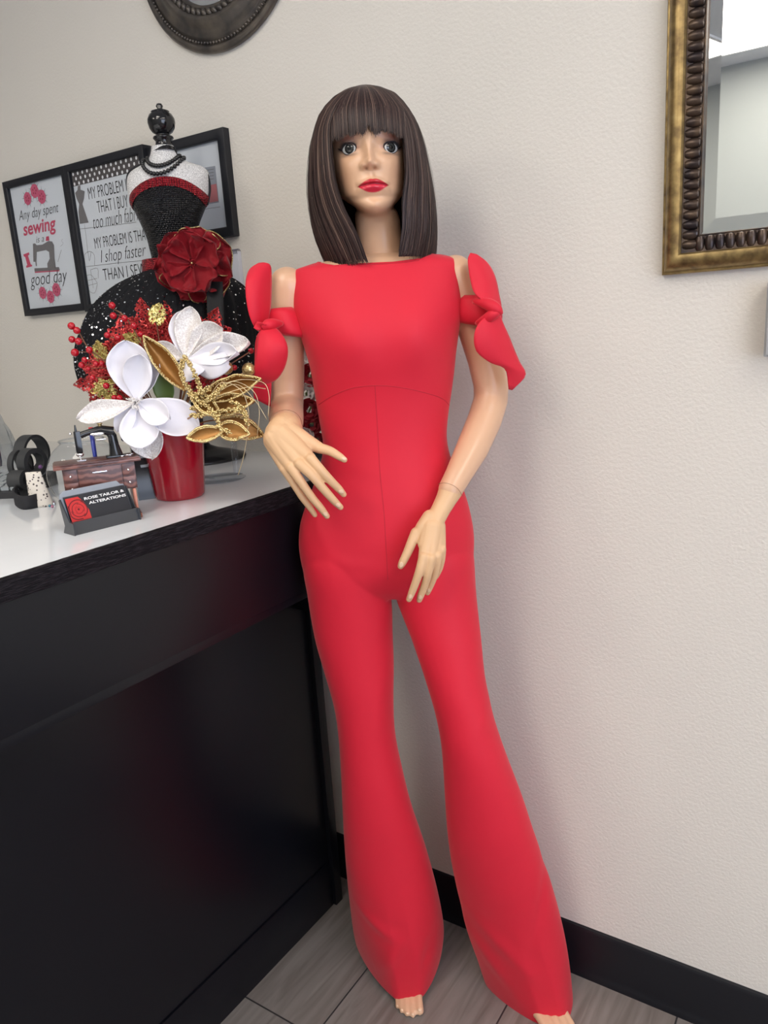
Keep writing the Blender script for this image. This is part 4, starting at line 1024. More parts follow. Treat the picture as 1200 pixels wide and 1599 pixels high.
mb = MB(); mb.loft(rings_of(up_, 3)); bust_o = build('bust', mb, M['mesh'], form); tag(bust_o, 'white mesh covered shoulders and chest')
mb = MB()
for tt in ([(236, 229), (233, 245), (222, 256), (208, 263), (200, 272), (199, 285), (203, 305), (210, 322)], [(272, 229), (277, 243), (286, 252), (300, 258), (320, 268), (326, 278), (328, 298), (324, 320)]):
    mb.tube(smooth_path([A(x, y, DF-.004) for x, y in tt], 6), .0022, 8)
build('piping', mb, M['black_matte'], form)
low = [(y, xl-1, xr+1, f_+.0015, b2+.0015) for y, xl, xr, f_, b2 in FT if y >= 298]
# bodice with its curved upper edge
mb = MB(); rr = []; n = 72
for i in range(38):
    row = []
    for j in range(n+1):
        an = -PI/2*1.0+PI*j/n*1.0; u_ = math.sin(an); top_y = 293+32*abs(u_)**2.2
        yy = top_y+(428-top_y)*i/37; xl, xr, f_, b2 = interp(low, yy)
        row.append(fring(yy, xl, xr, f_, b2, n=4)[0] if False else ((A((xl+xr)/2, yy, DF)+(A(xr, yy, DF)-A(xl, yy, DF))/2*math.sin(an)+FW*math.cos(an)*f_)-UP*(-.066*0)))
    rr.append(row)
def bod(an, yy, gx=0.):
    xl, xr, f_, b2 = interp(low, yy); c = A((xl+xr)/2, yy, DF); wv = (A(xr, yy-.066*(xr-xl)/2, DF)-A(xl, yy+.066*(xr-xl)/2, DF))/2
    return c+wv*math.sin(an)*(1+gx/wv.length)+FW*math.cos(an)*((f_ if math.cos(an) > 0 else b2)+gx)
rr = []
for i in range(40):
    row = []
    for j in range(96):
        an = 2*PI*j/96; u_ = math.sin(an); ty = 294+30*abs(u_)**2.2 if math.cos(an) > 0 else 322
        row.append(bod(an, ty+(430-ty)*i/39))
    rr.append(row)
mb = MB(); mb.grid(rr, False, True); build('bodice', mb, M['sequin'], form)
rr = []
for i in range(5):
    row = []
    for j in range(96):
        an = 2*PI*j/96; u_ = math.sin(an); ty = 285+29*abs(u_)**2.2 if math.cos(an) > 0 else 314
        row.append(bod(an, ty-2+14*i/4, .0012+.0018*math.sin(PI*i/4)))
    rr.append(row)
mb = MB(); mb.grid(rr, False, True); o = build('rhinestone_trim', mb, M['rhinestone'], form); tag(o, 'red rhinestone band across the chest')
rr = []
for i in range(6):
    row = []
    for j in range(96):
        an = 2*PI*j/96; c = A(272, 404+18*i/5, DF); row.append(c+R*math.sin(an)*fpx(47)+FW*math.cos(an)*.050)
    rr.append(row)
mb = MB(); mb.grid(rr, False, True); o = build('waist_belt', mb, M['rhinestone'], form); tag(o, 'red rhinestone belt')
# skirt
ST = [(418, 233, 314, .050, .046), (424, 222, 326, .056, .052), (430, 205, 342, .068, .060), (440, 186, 360, .090, .072), (455, 167, 378, .115, .085), (475, 151, 390, .140, .092), (500, 139, 397, .160, .096), (530, 131, 401, .175, .098), (560, 131, 403, .180, .098), (592, 138, 402, .180, .098)]
rr = []
for i in range(64):
    yy = 418+(592-418)*i/63; xl, xr, f_, b2 = interp(ST, yy); amt = min(.035, .0006*(yy-414)); xc = (xl+xr)/2; hwp = (xr-xl)/2; row = []
    c = A(xc, yy, DF); hw = fpx(hwp)
    for j in range(300):
        an = 2*PI*j/300; k = 1+amt*1.1*noise.noise(V((math.cos(an)*9, math.sin(an)*9, yy*.006)))*1.6+amt*.9*noise.noise(V((math.cos(an)*24, math.sin(an)*24, yy*.01)))
        z_ = .012*noise.noise(V((an*6, 0, 4)))*max(0, (yy-540)/50)
        row.append(c+R*math.sin(an)*hw*k+FW*math.cos(an)*k*(f_ if math.cos(an) > 0 else b2)+UP*z_)
    rr.append(row)
mb = MB(); mb.grid(rr, False, True); sk = build('skirt', mb, M['skirt'], form); tag(sk, 'full black tulle skirt with scattered sequins')
so = sk.modifiers.new('t', 'SOLIDIFY'); so.thickness = .002
rs = random.Random(11); sq = MB()
skb = BVHTree.FromPolygons([V(p) for p in mb.v], mb.f)
for i in range(2600):
    an = rs.uniform(-1.7, 1.7); yy = 425+165*rs.random()**.8
    if rs.random() > (.95 if an < -.15 else .45)*(.45+.55*noise.noise(V((an*4, yy*.03, 2)))+.25): continue
    xl, xr, f_, b2 = interp(ST, yy); c = A((xl+xr)/2, yy, DF); dv = (R*math.sin(an)*fpx((xr-xl)/2)+FW*math.cos(an)*f_); p = c+dv*1.4
    h = skb.ray_cast(p, -dv.normalized())
    if h[0] is None: continue
    nn = (h[1] if h[1].dot(dv) > 0 else -h[1]); nn = (nn+V((rs.gauss(0, .35), rs.gauss(0, .35), rs.gauss(.3, .35)))).normalized(); t1 = nn.orthogonal().normalized(); t2 = nn.cross(t1); r_ = rs.choice((.0009, .0013, .0019)); o_ = h[0]+nn*.0012
    sq.add([o_+(t1*math.cos(k*PI/3)+t2*math.sin(k*PI/3))*r_ for k in range(6)], [(0, 1, 2, 3, 4, 5)])
o = build('sequins', sq, M['silver'], sk, False); tag(o, kind='stuff')
# satin ribbon tails
mb = MB()
mb.grid([[A(322+w_*26+6*i/12, 440+14*i, DF-.155-.045*min(1, i/5)+.004*math.sin(w_*5)) for w_ in (0, .25, .5, .75, 1)] for i in range(9)])
o = build('ribbon', mb, mat('black_satin', (.005, .0055, .008), .75), form, True, False); so = o.modifiers.new('t', 'SOLIDIFY'); so.thickness = .001
mb = MB(); mb.lathe([(.0001, .0), (.098, .0), (.100, .004), (.098, .007), (.070, .016), (.040, .024), (.022, .032), (.014, .045), (.012, .06), (.012, .26), (.0001, .26)], df_base, 64)
o = build('base', mb, M['black_plastic'], form); tag(o, 'round black base with a pole')
# necklace
nk = thing('bead_necklace', 'double strand of black beads around the neck of the dress form', 'necklace', A(255, 262, DF-.03))
for (yc, w_, dr, dd) in ((246, 22, 19, .036), (249, 28, 30, .048)):
    mb = MB()
    for i in range(38):
        an = 2*PI*i/38; s_, c_ = math.sin(an), math.cos(an)
        mb.ball(A(257+w_*1.12*s_, yc-2*s_+(dr*max(0, c_)**1.3), DF)+FW*(c_*(dd if c_ > 0 else .028)+.006), .0044, 10, 7)
    build('bead_strand', mb, M['black_gloss'], nk)

# ------------------------------------------------------------------ generic petals and leaves
def petal_rows(base, tip, hw, nrm, cup=.0, curl=.0, n=16, m=12, shape=.8, ruf=.0, fr=5., seed=0, wmin=.12, pos=.55, side=.0, jag=0., jn=9, fold_=0.):
    base = V(base); tip = V(tip); ax = tip-base; L_ = ax.length; t_ = ax.normalized(); nrm = (nrm-t_*nrm.dot(t_)).normalized(); sd = t_.cross(nrm); rows = []
    for i in range(n+1):
        u_ = i/n; k = math.log(.5)/math.log(pos); wv = max(wmin*(1-u_)**.7, math.sin(PI*min(1, u_**k))**shape) if u_ < 1 else .02
        if jag: wv *= 1-jag*abs(((u_*jn) % 1)-.0)
        row = []
        for j in range(m+1):
            v_ = j/m*2-1
            h = cup*L_*(math.sin(PI*u_)*.6+.4*u_)*(v_*v_) + curl*L_*u_*u_ + ruf*L_*u_*abs(v_)**1.5*noise.noise(V((v_*fr*.4+seed, u_*fr, seed*3.1))) - fold_*L_*abs(v_)*wv*0
            h += .25*cup*L_*math.sin(PI*u_)*-1
            row.append(base+t_*L_*u_+sd*(hw*wv*v_+side*L_*u_*(1-u_))+nrm*h)
        rows.append(row)
    return rows
def petal(name, m_, parent, *a_, th=.0008, **kw):
    o = build(name, MB().grid(petal_rows(*a_, **kw)), m_, parent, True, False); s_ = o.modifiers.new('t', 'SOLIDIFY'); s_.thickness = th; return o

# red fabric flower pinned at the waist
fl = thing('fabric_flower', 'large dark red velvet flower with gold edging on the dress form', 'flower', A(300, 412, 1.62))
FD = 1.585
fc = A(302, 412, FD)
for k, (an, ln, wd, dz, cur) in enumerate([(20, 60, 34, .0, .0), (75, 54, 34, .004, .1), (130, 56, 34, .0, .1), (185, 60, 34, .004, 0), (240, 56, 36, .0, .05), (300, 62, 34, .004, .0), (338, 58, 30, -.004, -.05)]):
    aa = math.radians(an); dv = R*math.cos(aa)+UP*math.sin(aa)
    rows = petal_rows(fc-FW*(.010+dz), fc-FW*(.014+dz)+dv*mm(ln, FD), mm(wd, FD), FW, cup=.12, ruf=.85, fr=5, seed=k, pos=.62, n=20, m=18)
    o = build('petal', MB().grid(rows), M['velvet'], fl, True, False); s_ = o.modifiers.new('t', 'SOLIDIFY'); s_.thickness = .001
    if k in (0, 1, 4, 5): build('gold_edging', MB().tube([r_[-1] for r_ in rows[7:]]+[r_[0] for r_ in rows[:6:-1]][:9], .0011, 6), M['gold_glitter'], o)
for k, (an, ln, wd) in enumerate([(98, 47, 27), (160, 44, 27), (225, 48, 29), (292, 46, 28), (35, 46, 27)]):
    aa = math.radians(an); dv = R*math.cos(aa)+UP*math.sin(aa)
    petal('petal', M['velvet'], fl, fc, fc+dv*mm(ln, FD)+FW*.012, mm(wd, FD), FW, cup=.34, curl=.18, ruf=.75, fr=5, seed=k+9, pos=.62, n=18, m=16)
mb = MB(); rs = random.Random(5)
for k in range(34):
    an = rs.uniform(0, 6.28); r_ = rs.uniform(0, .008); mb.ball(fc+R*r_*math.cos(an)+UP*r_*math.sin(an)+FW*(.010+rs.uniform(0, .006)), rs.uniform(.0012, .0022), 6, 5)
build('flower_centre', mb, M['rhinestone'], fl)
build('crystal', MB().ball(fc+FW*.017+R*.001, .0024, 8, 6), M['gold_bead'], fl)

# ------------------------------------------------------------------ red pot with artificial flowers
PD = 1.328
pc = (ctop(245, 775)+ctop(326, 770))/2; pc = V((.018, -.437, ZC))
pot = thing('flower_pot', 'round glossy red pot holding artificial flowers on the white counter', 'pot', pc)
mb = MB(); mb.lathe([(.0001, 0), (.040, 0), (.0425, .002), (.0435, .006), (.0535, .120), (.0545, .124), (.0535, .126), (.0515, .124), (.050, .118), (.0001, .112)], pc, 64)
build('pot_body', mb, M['red_pot'], pot)
foam = pc+UP*.112
def B(x, y, d): return A(x, y, d)
def stemtube(o, p, r=.0012, m_=None, mid=None):
    p = V(p); f0 = foam+(V((p.x, p.y, 0))-V((pc.x, pc.y, 0)))*.15
    f0.z = foam.z-.01
    md = mid or (f0.lerp(p, .5)+UP*.01)
    build('stem', MB().tube(smooth_path([f0, md, p], 8), r, 6), m_ or M['stem'], o)
def magnolia(label, cx_, cy_, cd, petals, cw):
    o = thing('magnolia_flower', label, 'flower', A(cx_, cy_, cd), 'white magnolias in the red pot'); c0 = A(cx_, cy_, cd)
    for k, (tx, ty, td, hw, cup, curl, gl, nv) in enumerate(petals):
        tip = A(tx, ty, td); nn = (FW+R*nv[0]+UP*nv[1]).normalized()
        rows = petal_rows(c0+(tip-c0)*.03, tip, mm(hw, cd), nn, cup=cup, curl=curl, ruf=.20, fr=3.0, seed=k, pos=.60, n=24, m=18, shape=.62, wmin=.2)
        ob = build('petal', MB().grid(rows), M['white_glitter'] if gl else M['petal'], o, True, False); s_ = ob.modifiers.new('t', 'SOLIDIFY'); s_.thickness = .0010
        if gl: tag(ob, 'glittered white petal')
    mb = MB(); rs = random.Random(cx_)
    for k in range(60):
        an = rs.uniform(0, 6.28); r_ = rs.uniform(.2, 1)*cw; dv = (R*math.cos(an)*r_+UP*math.sin(an)*r_+FW*.012)
        mb.tube([c0, c0+dv*.6, c0+dv], [.0007, .0006, .0010], 5)
    build('stamens', mb, M['white_glitter'], o); stemtube(o, c0-FW*.004, .002)
magnolia('larger white magnolia with glittered petals, lower left in the red pot', 213, 628, 1.225, [
    (198, 533, 1.235, 33, .22, .02, 0, (.1, .1)), (245, 560, 1.24, 22, .2, .0, 0, (-.4, .2)), (222, 552, 1.215, 22, .25, .06, 0, (0, .1)),
    (122, 655, 1.22, 17, .15, .02, 1, (0, .4)), (312, 668, 1.22, 29, .18, -.05, 0, (.1, .3)), (238, 716, 1.235, 28, .15, .0, 1, (0, -.2)), (226, 700, 1.21, 31, .25, .05, 0, (0, -.1)), (186, 674, 1.225, 16, .2, .0, 0, (0, .1)), (268, 655, 1.20, 20, .25, .05, 0, (.2, 0))], .014)
magnolia('smaller white magnolia tilted to the right, at the top of the red pot', 290, 562, 1.255, [
    (300, 480, 1.265, 21, .2, .0, 1, (.0, .2)), (286, 486, 1.275, 22, .15, .0, 0, (0, .1)), (350, 514, 1.25, 25, .3, .05, 1, (.1, .5)), (392, 537, 1.245, 20, .28, .05, 1, (.2, .5)), (240, 540, 1.25, 13, .2, .0, 1, (0, .3)), (354, 566, 1.215, 24, -.22, -.02, 0, (.0, .5)), (306, 586, 1.215, 20, -.2, .0, 0, (0, .4)), (376, 555, 1.225, 17, .2, .05, 0, (.1, .5))], .010)

# red lace leaves
rl = random.Random(21)
def lace(name, label, cat, m_, group, base, tip, hw, jn, seed, parts=1):
    o = thing(name, label, cat, base, group)
    ax = V(tip)-V(base); L_ = ax.length; t_ = ax.normalized(); nn = (FW+R*rl.uniform(-.4, .4)+UP*rl.uniform(-.3, .3)).normalized()
    sd = t_.cross(nn)
    # lobed leaf: one centre blade and pairs of side blades
    for k, (f0, an, ln) in enumerate(((0., 0, 1.), (.10, 55, .62), (.10, -55, .62), (.34, 42, .52), (.34, -42, .52), (.02, 95, .42), (.02, -95, .42))):
        aa = math.radians(an); dv = (t_*math.cos(aa)+sd*math.sin(aa)); b0 = V(base)+ax*f0; p = b0+dv*L_*ln
        petal('leaf_blade', m_, o, b0+nn*.0004*k, p+nn*.0004*k, hw*(.62 if k else .8), nn, cup=.06, ruf=.15, seed=seed+k, jag=.38, jn=5, n=22, m=6, pos=.45, shape=.8, th=.0006)
        build('vein', MB().tube([b0+nn*.001, p.lerp(b0, .15)+nn*.001], [.0008, .0004], 5), m_, o)
    stemtube(o, base, .0010); return o
rg = 'red glitter leaves in the red pot'
for k, (bx, by, tx, ty, hw, d, where) in enumerate([(240, 560, 222, 475, 24, 1.30, 'standing highest, left of the upright white petal'), (205, 560, 190, 497, 22, 1.31, 'behind the large white magnolia, pointing up'), (262, 545, 258, 478, 22, 1.315, 'between two gold leaf sprigs near the top'),
        (190, 575, 130, 570, 20, 1.30, 'pointing far left below the berry twigs'), (195, 600, 124, 600, 21, 1.29, 'lowest of those pointing left'), (200, 615, 150, 628, 16, 1.29, 'just above the glittered left petal'), (315, 560, 338, 488, 22, 1.32, 'behind the upright white petal on the right'), (330, 590, 345, 560, 18, 1.30, 'under the right magnolia beside gold balls'), (205, 585, 158, 540, 20, 1.305, 'behind the berries on the left'), (300, 605, 330, 585, 16, 1.29, 'low in the middle behind the gold beads')]):
    lace('glitter_leaf', 'red openwork glitter leaf '+where, 'leaf', M['red_lace'], rg, B(bx, by, d), B(bx+(tx-bx)*1.12, by+(ty-by)*1.12, d), mm(hw*1.25, d), 6, k*7)
gg = 'gold glitter leaf sprigs in the red pot'
for k, (bx, by, tx, ty, hw, d, where) in enumerate([(244, 500, 250, 472, 15, 1.285, 'at the very top of the arrangement'), (160, 558, 150, 530, 16, 1.285, 'on the left edge by the berries'), (215, 535, 192, 522, 11, 1.285, 'above the large white magnolia'), (175, 605, 140, 612, 12, 1.275, 'at the lower left'), (180, 622, 160, 640, 9, 1.272, 'tucked above the left glittered petal')]):
    lace('glitter_leaf', 'gold openwork glitter leaf '+where, 'leaf', M['gold_lace'], gg, B(bx, by, d), B(tx, ty, d), mm(hw, d), 6, k*5+100)

# berry twigs
def berries(label, main, side):
    o = thing('berry_twig', label, 'berry twig', B(*main[0]), 'red berry twigs in the red pot')
    P = smooth_path([B(*p) for p in main], 5); build('twig', MB().tube([foam+UP*.0]+P, [.0014]*3+[.0011]*(len(P)-2), 6), M['stem'], o)
    for (x, y, d, r_) in side:
        p = B(x, y, d); q_ = min(P, key=lambda a_: (a_-p).length+max(0, (a_.z-p.z))*2)
        b_ = build('berry', MB().ball((0, 0, 0), mm(r_, d), 16, 12), M['berry'], o); b_.location = b_.location+p
        build('berry_stalk', MB().tube([q_, q_.lerp(p, .6)+UP*.001, p], .0006, 5), M['stem'], o)
berries('longest red berry twig leaning far left over the counter', [(225, 610, 1.27), (180, 575, 1.26), (140, 545, 1.25), (124, 520, 1.25)], [(111.5, 509, 1.25, 5.6), (120, 516, 1.245, 5.4), (112.5, 530, 1.25, 5.2), (122.5, 533, 1.245, 5.4), (117, 550.5, 1.25, 6), (139.5, 546.5, 1.245, 5.2), (127.5, 570, 1.25, 5), (132, 562, 1.245, 4.5), (150, 568, 1.24, 4.5), (159, 568, 1.24, 4.2), (144.5, 590, 1.24, 4.5), (166, 602.5, 1.24, 5), (138, 576, 1.25, 4)])
berries('red berry twig curving up in front of the skirt', [(235, 560, 1.275), (205, 508, 1.27), (190, 490, 1.27), (176, 482, 1.27)], [(175, 477, 1.265, 5.2), (177, 493, 1.265, 5.2), (194.5, 497, 1.262, 5.0), (209, 509, 1.262, 5), (219.5, 522, 1.26, 4.6)])
berries('short red berry twig above the large white magnolia', [(230, 560, 1.28), (200, 535, 1.265), (172, 526, 1.262)], [(167.5, 523.5, 1.26, 4.8), (184, 527.5, 1.26, 5.0)])
berries('red berries low at the left beside the glittered petal', [(225, 620, 1.26), (200, 622, 1.24), (180, 620, 1.238)], [(178.5, 621, 1.236, 4.4), (187, 621.5, 1.234, 5.0)])
berries('red berries under the right magnolia beside the gold balls', [(300, 610, 1.27), (330, 590, 1.26), (350, 575, 1.26), (390, 550, 1.28)], [(338, 591, 1.255, 4.5), (345, 599, 1.255, 4), (327, 587, 1.255, 4), (366, 574, 1.26, 4.5), (392, 548, 1.285, 4.3), (318, 600, 1.255, 4), (352, 586, 1.26, 3.6)])

# beaded gold leaves
def beaded_leaf(label, bx, by, tx, ty, hw, d, td, cup=.15, curl=0, nv=(0, .3), r_=.0019):
    o = thing('gold_leaf', label, 'leaf', B(bx, by, d), 'beaded gold leaves in the red pot')
    nn = (FW+R*nv[0]+UP*nv[1]).normalized()
    rows = petal_rows(B(bx, by, d), B(tx, ty, td), mm(hw, d), nn, cup=cup, curl=curl, ruf=.15, seed=bx, n=20, m=8, pos=.5, shape=.8)
    ob = build('leaf_blade', MB().grid(rows), M['gold_leaf'], o, True, False); s_ = ob.modifiers.new('t', 'SOLIDIFY'); s_.thickness = .0008
    mb = MB(); rb = random.Random(bx)
    for e_ in (0, -1):
        P = smooth_path([r__[e_] for r__ in rows], 3)
        for p in P:
            mb.ball(p+nn*.001, r_*rb.uniform(.8, 1.15), 7, 5)
            if rb.random() < .6: mb.ball(p+nn*.0012+(rows[10][4]-p).normalized()*.0028, r_*.85, 7, 5)
    bo = build('beaded_edge', mb, M['gold_bead'], o); tag(bo, kind='stuff'); stemtube(o, B(bx, by, d), .0012, M['gold_leaf'])
beaded_leaf('gold leaf with a beaded edge pointing up at the left of the bead sprays', 290, 610, 224, 526, 15, 1.235, 1.225, .2, 0, (.3, .2))
beaded_leaf('long gold beaded leaf pointing right towards the mannequin arm', 310, 625, 412, 594, 17, 1.235, 1.22, .2, .05)
beaded_leaf('broad brown gold beaded leaf under the longest one', 318, 640, 398, 626, 17, 1.225, 1.21, .15, -.05)
beaded_leaf('brown gold leaf at the right edge behind the hand', 340, 655, 412, 680, 17, 1.235, 1.24, .1, -.1)
beaded_leaf('gold beaded leaf hanging in front of the red pot rim', 350, 672, 292, 684, 12, 1.20, 1.19, .15, -.1)
beaded_leaf('gold beaded leaf lying low to the right of the pot', 335, 668, 390, 678, 15, 1.205, 1.20, .12, .0)
beaded_leaf('short gold beaded leaf in the middle of the arrangement', 300, 615, 345, 650, 13, 1.215, 1.20, .2, .0)
def bead_spray(label, paths):
    o = thing('bead_spray', label, 'bead spray', B(*paths[0][0]), 'gold bead sprays in the red pot')
    for pts in paths:
        P = smooth_path([B(*p) for p in pts], 8); core = build('spray_arm', MB().tube(P, .0018, 6), M['gold_glitter'], o); mb = MB(); rb = random.Random(len(P)+pts[0][0])
        L_ = sum((P[i+1]-P[i]).length for i in range(len(P)-1)); n_ = int(L_/.0007)
        for i in range(n_):
            f_ = i/n_*(len(P)-1); k = min(int(f_), len(P)-2); p = P[k].lerp(P[k+1], f_-k); dv = V((rb.gauss(0, 1), rb.gauss(0, 1), rb.gauss(0, 1))).normalized()
            mb.ball(p+dv*.0036, rb.uniform(.0014, .0022), 7, 5)
        bo = build('beads', mb, M['gold_bead'], core); tag(bo, kind='stuff')
    stemtube(o, B(*paths[0][0]), .0014, M['gold_leaf'])
bead_spray('antler like gold bead spray standing between the two white magnolias', [[(310, 640, 1.215), (296, 612, 1.21), (284, 585, 1.205), (286, 562, 1.205)], [(318, 625, 1.21), (310, 600, 1.205), (302, 580, 1.20), (292, 563, 1.20), (287, 558, 1.20)]])
bead_spray('thick gold bead spray curling over the pot rim to the right', [[(300, 650, 1.205), (315, 648, 1.20), (340, 642, 1.195), (365, 640, 1.195), (385, 645, 1.20)], [(300, 622, 1.205), (315, 610, 1.20), (330, 606, 1.20)]])
bead_spray('dense gold bead spray in the centre behind the curling one', [[(292, 600, 1.215), (302, 618, 1.205), (322, 632, 1.20), (338, 650, 1.195)], [(300, 640, 1.21), (318, 628, 1.2), (334, 618, 1.195), (350, 600, 1.20)]])
bead_spray('small gold bead spray curving down in front of the pot', [[(330, 645, 1.20), (340, 655, 1.195), (345, 668, 1.19), (360, 676, 1.19)], [(360, 625, 1.2), (380, 640, 1.195), (388, 665, 1.195)]])
for (x, y, d, lab, bx, by) in ((353.5, 574.5, 1.25, 'gold glitter ball pick under the right magnolia', 330, 600), (388.5, 577, 1.245, 'gold glitter ball pick nearest the mannequin sleeve', 360, 598)):
    o = thing('glitter_ball', lab, 'ornament', B(x, y, d), 'gold glitter balls in the red pot')
    build('ball', MB().ball(B(x, y, d), mm(10.3, d), 28, 20), M['gold_glitter'], o)
    build('stem', MB().tube(smooth_path([foam, B(bx, by, d+.01), B(x, y, d)], 8), .0011, 6), M['gold_wire'], o)
o = thing('green_leaf', 'plain green leaf between the two white magnolias', 'leaf', B(262, 615, 1.26)); petal('leaf_blade', M['green'], o, B(262, 635, 1.25), B(250, 578, 1.25), mm(16, 1.25), FW, cup=.1, pos=.5); stemtube(o, B(262, 635, 1.25))
o = thing('wire_spray', 'spray of thin curling gold wires arching right from the flowers', 'wire spray', B(330, 615, 1.22))
for pts in ([(322, 628), (345, 598), (375, 608), (388, 640), (386, 680), (380, 715), (372, 742)], [(325, 625), (360, 596), (395, 610), (405, 640), (402, 680)], [(325, 622), (365, 595), (408, 596), (420, 615), (419, 650)], [(330, 620), (368, 600), (398, 625), (417, 655)], [(330, 622), (385, 605), (415, 607)]):
    build('wire', MB().tube(smooth_path([B(x, y, 1.20) for x, y in pts], 7), .0006, 5), M['gold_wire'], o)

# ------------------------------------------------------------------ miniature sewing machine on its cabinet
fl_, fr_ = ctop(107, 824), ctop(227, 806); ux = (fr_-fl_); ux.z = 0; SW = ux.length; ux.normalize(); uy = UP.cross(ux)
msm = thing('miniature_sewing_machine', 'miniature black sewing machine on a tiny brown drawer cabinet', 'sewing machine figurine', (fl_+fr_)/2)
TS = Matrix(((ux.x, uy.x, 0, fl_.x), (ux.y, uy.y, 0, fl_.y), (0, 0, 1, ZC), (0, 0, 0, 1)))
def ms(name, fn, m_, parent=None, sm=True):
    mb = MB(TS); fn(mb); return build(name, mb, m_, parent or msm, sm)
W_ = SW
ms('cabinet_body', lambda b: b.bbox((.004, .012, .046), (W_-.004, .058, .089), .001), M['wood'], sm='auto')
def topf(b): b.bbox((-.008, .004, .0895), (W_+.006, .064, .0945), .0015); b.bbox((-.006, .006, .0945), (W_+.004, .062, .0965), .0008)
ms('cabinet_top', topf, M['wood'], sm='auto')
for (x0, x1, z0, z1, kn) in ((.006, .024, .068, .087, 1), (.006, .024, .048, .0665, 1), (W_-.024, W_-.006, .068, .087, 1), (W_-.024, W_-.006, .048, .0665, 1), (.026, W_-.026, .056, .087, 0)):
    dr = ms('drawer', lambda b: b.bbox((x0, .0095, z0), (x1, .0125, z1), .0006), M['wood'], sm='auto')
    if kn: ms('knob', lambda b: (b.ball(((x0+x1)/2, .0075, (z0+z1)/2), .0021, 12, 8), b.tube([((x0+x1)/2, .0075, (z0+z1)/2), ((x0+x1)/2, .010, (z0+z1)/2)], .001, 8)), M['silver'], dr)
    else: ms('handle', lambda b: b.bbox((W_/2-.011, .0070, .0785), (W_/2+.011, .0092, .0803), .0005), M['silver'], dr, 'auto')
for x in (.010, W_-.010):
    def lg(b):
        b.bbox((x-.003, .010, .006), (x+.003, .060, .046), .002); b.bbox((x-.006, -.004, 0), (x+.006, .070, .007), .0025); b.ball((x, -.004, .004), (.005, .005, .004), 12, 8)
    ms('leg', lg, M['wood'] if x < .02 else M['copper'], sm='auto')
def machine(b):
    zt = .0965; xm = W_*.5
    b.bbox((xm+.014, .022, zt), (xm+.042, .046, zt+.003), .001)
    # pillar, arm, head swept as rounded bars
    b.tube([(xm+.030, .034, zt+.003), (xm+.029, .034, zt+.018), (xm+.028, .034, zt+.034), (xm+.023, .034, zt+.044)], [.0105, .0075, .0070, .0065], 16)
    b.tube([(xm+.030, .034, zt+.040), (xm+.012, .034, zt+.046), (xm-.008, .034, zt+.043), (xm-.019, .034, zt+.040)], [.0085, .0066, .0048, .0052], 16)
    b.bbox((xm-.0285, .029, zt+.013), (xm-.0185, .039, zt+.047), .002)
    b.tube([(xm-.0245, .034, zt+.046), (xm-.0245, .034, zt+.054), (xm-.0245, .034, zt+.057)], [.0022, .0014, .0008], 10)
ms('machine_body', machine, M['black_gloss'], sm='auto')
zt = .0965; xm = W_*.5
ms('balance_wheel', lambda b: (b.lathe([(.0115, xm+.041), (.013, xm+.042), (.013, xm+.045), (.0115, xm+.046), (.010, xm+.0435)], (0, .034, zt+.036), 32, 'x'), [b.tube([(xm+.0435, .034, zt+.036), (xm+.0435, .034+.011*math.cos(k*PI/3), zt+.036+.011*math.sin(k*PI/3))], .0012, 6) for k in range(6)]), M['silver'])
ms('spool', lambda b: b.lathe([(.001, .046), (.0042, .046), (.0042, .0475), (.003, .048), (.003, .054), (.0042, .0545), (.0042, .056), (.001, .056)], (xm+.012, .034, zt), 20), M['gold_bead'])
ms('face_plate', lambda b: (b.ball((xm-.0235, .034, zt+.010), (.006, .005, .004), 12, 8), b.tube([(xm-.0235, .034, zt+.008), (xm-.0235, .034, zt+.001)], .0008, 6), b.bbox((xm-.030, .028, zt+.0002), (xm-.016, .042, zt+.0012), .0003), b.ball((xm-.033, .034, zt+.044), .0022, 8, 6)), M['silver'])
ms('arm_decoration', lambda b: (b.ball((xm+.006, .0275, zt+.040), (.011, .0015, .0028), 16, 8), b.ball((xm+.011, .026, zt+.031), (.009, .0015, .0016), 16, 8)), M['silver'])
ms('tiny_scissors', lambda b: (b.tube([(W_-.022, .02, .098), (W_-.010, .03, .098)], .0014, 8), b.tube([(W_-.020, .030, .098), (W_-.006, .022, .098)], .0014, 8), b.ball((W_-.004, .032, .0985), (.003, .003, .0015), 10, 6)), M['silver'])

# ------------------------------------------------------------------ card holder and business cards
a_, c_ = ctop(116, 837), ctop(220, 811); ux = c_-a_; ux.z = 0; CW = ux.length; ux.normalize(); uy = UP.cross(ux)
TC = Matrix(((ux.x, uy.x, 0, a_.x), (ux.y, uy.y, 0, a_.y), (0, 0, 1, ZC), (0, 0, 0, 1)))
ch_ = thing('card_holder', 'smoked black acrylic business card holder at the counter front', 'card holder', (a_+c_)/2)
def tlt(x, y, z): return V((x, y+z*.36, z))
def slab(mb, x0, x1, t0, z0, z1, th):
    p = [tlt(x0, t0, z0), tlt(x1, t0, z0), tlt(x1, t0, z1), tlt(x0, t0, z1)]; mb.prism(p, (0, th, 0))
mb = MB(TC); outl = []
for (x, z) in [(0.002, .003), (CW-.002, .003), (CW-.002, .052), (CW-.004, .058), (CW-.010, .062), (.010, .062), (.004, .058), (.002, .052)]: outl.append(tlt(x, .014, z))
mb.prism(outl, (0, .0025, 0)); build('back_plate', mb, M['holder_back'], ch_, 'auto')
mb = MB(TC)
mb.prism([(0.001, .0, .0), (CW-.001, .0, .0), (CW-.001, .004, .019), (.001, .004, .019)], (0, .0022, 0)); mb.box((0.001, .001, 0), (CW-.001, .030, .0025)); build('front_tray', mb, M['acrylic_smoke'], ch_, 'auto')
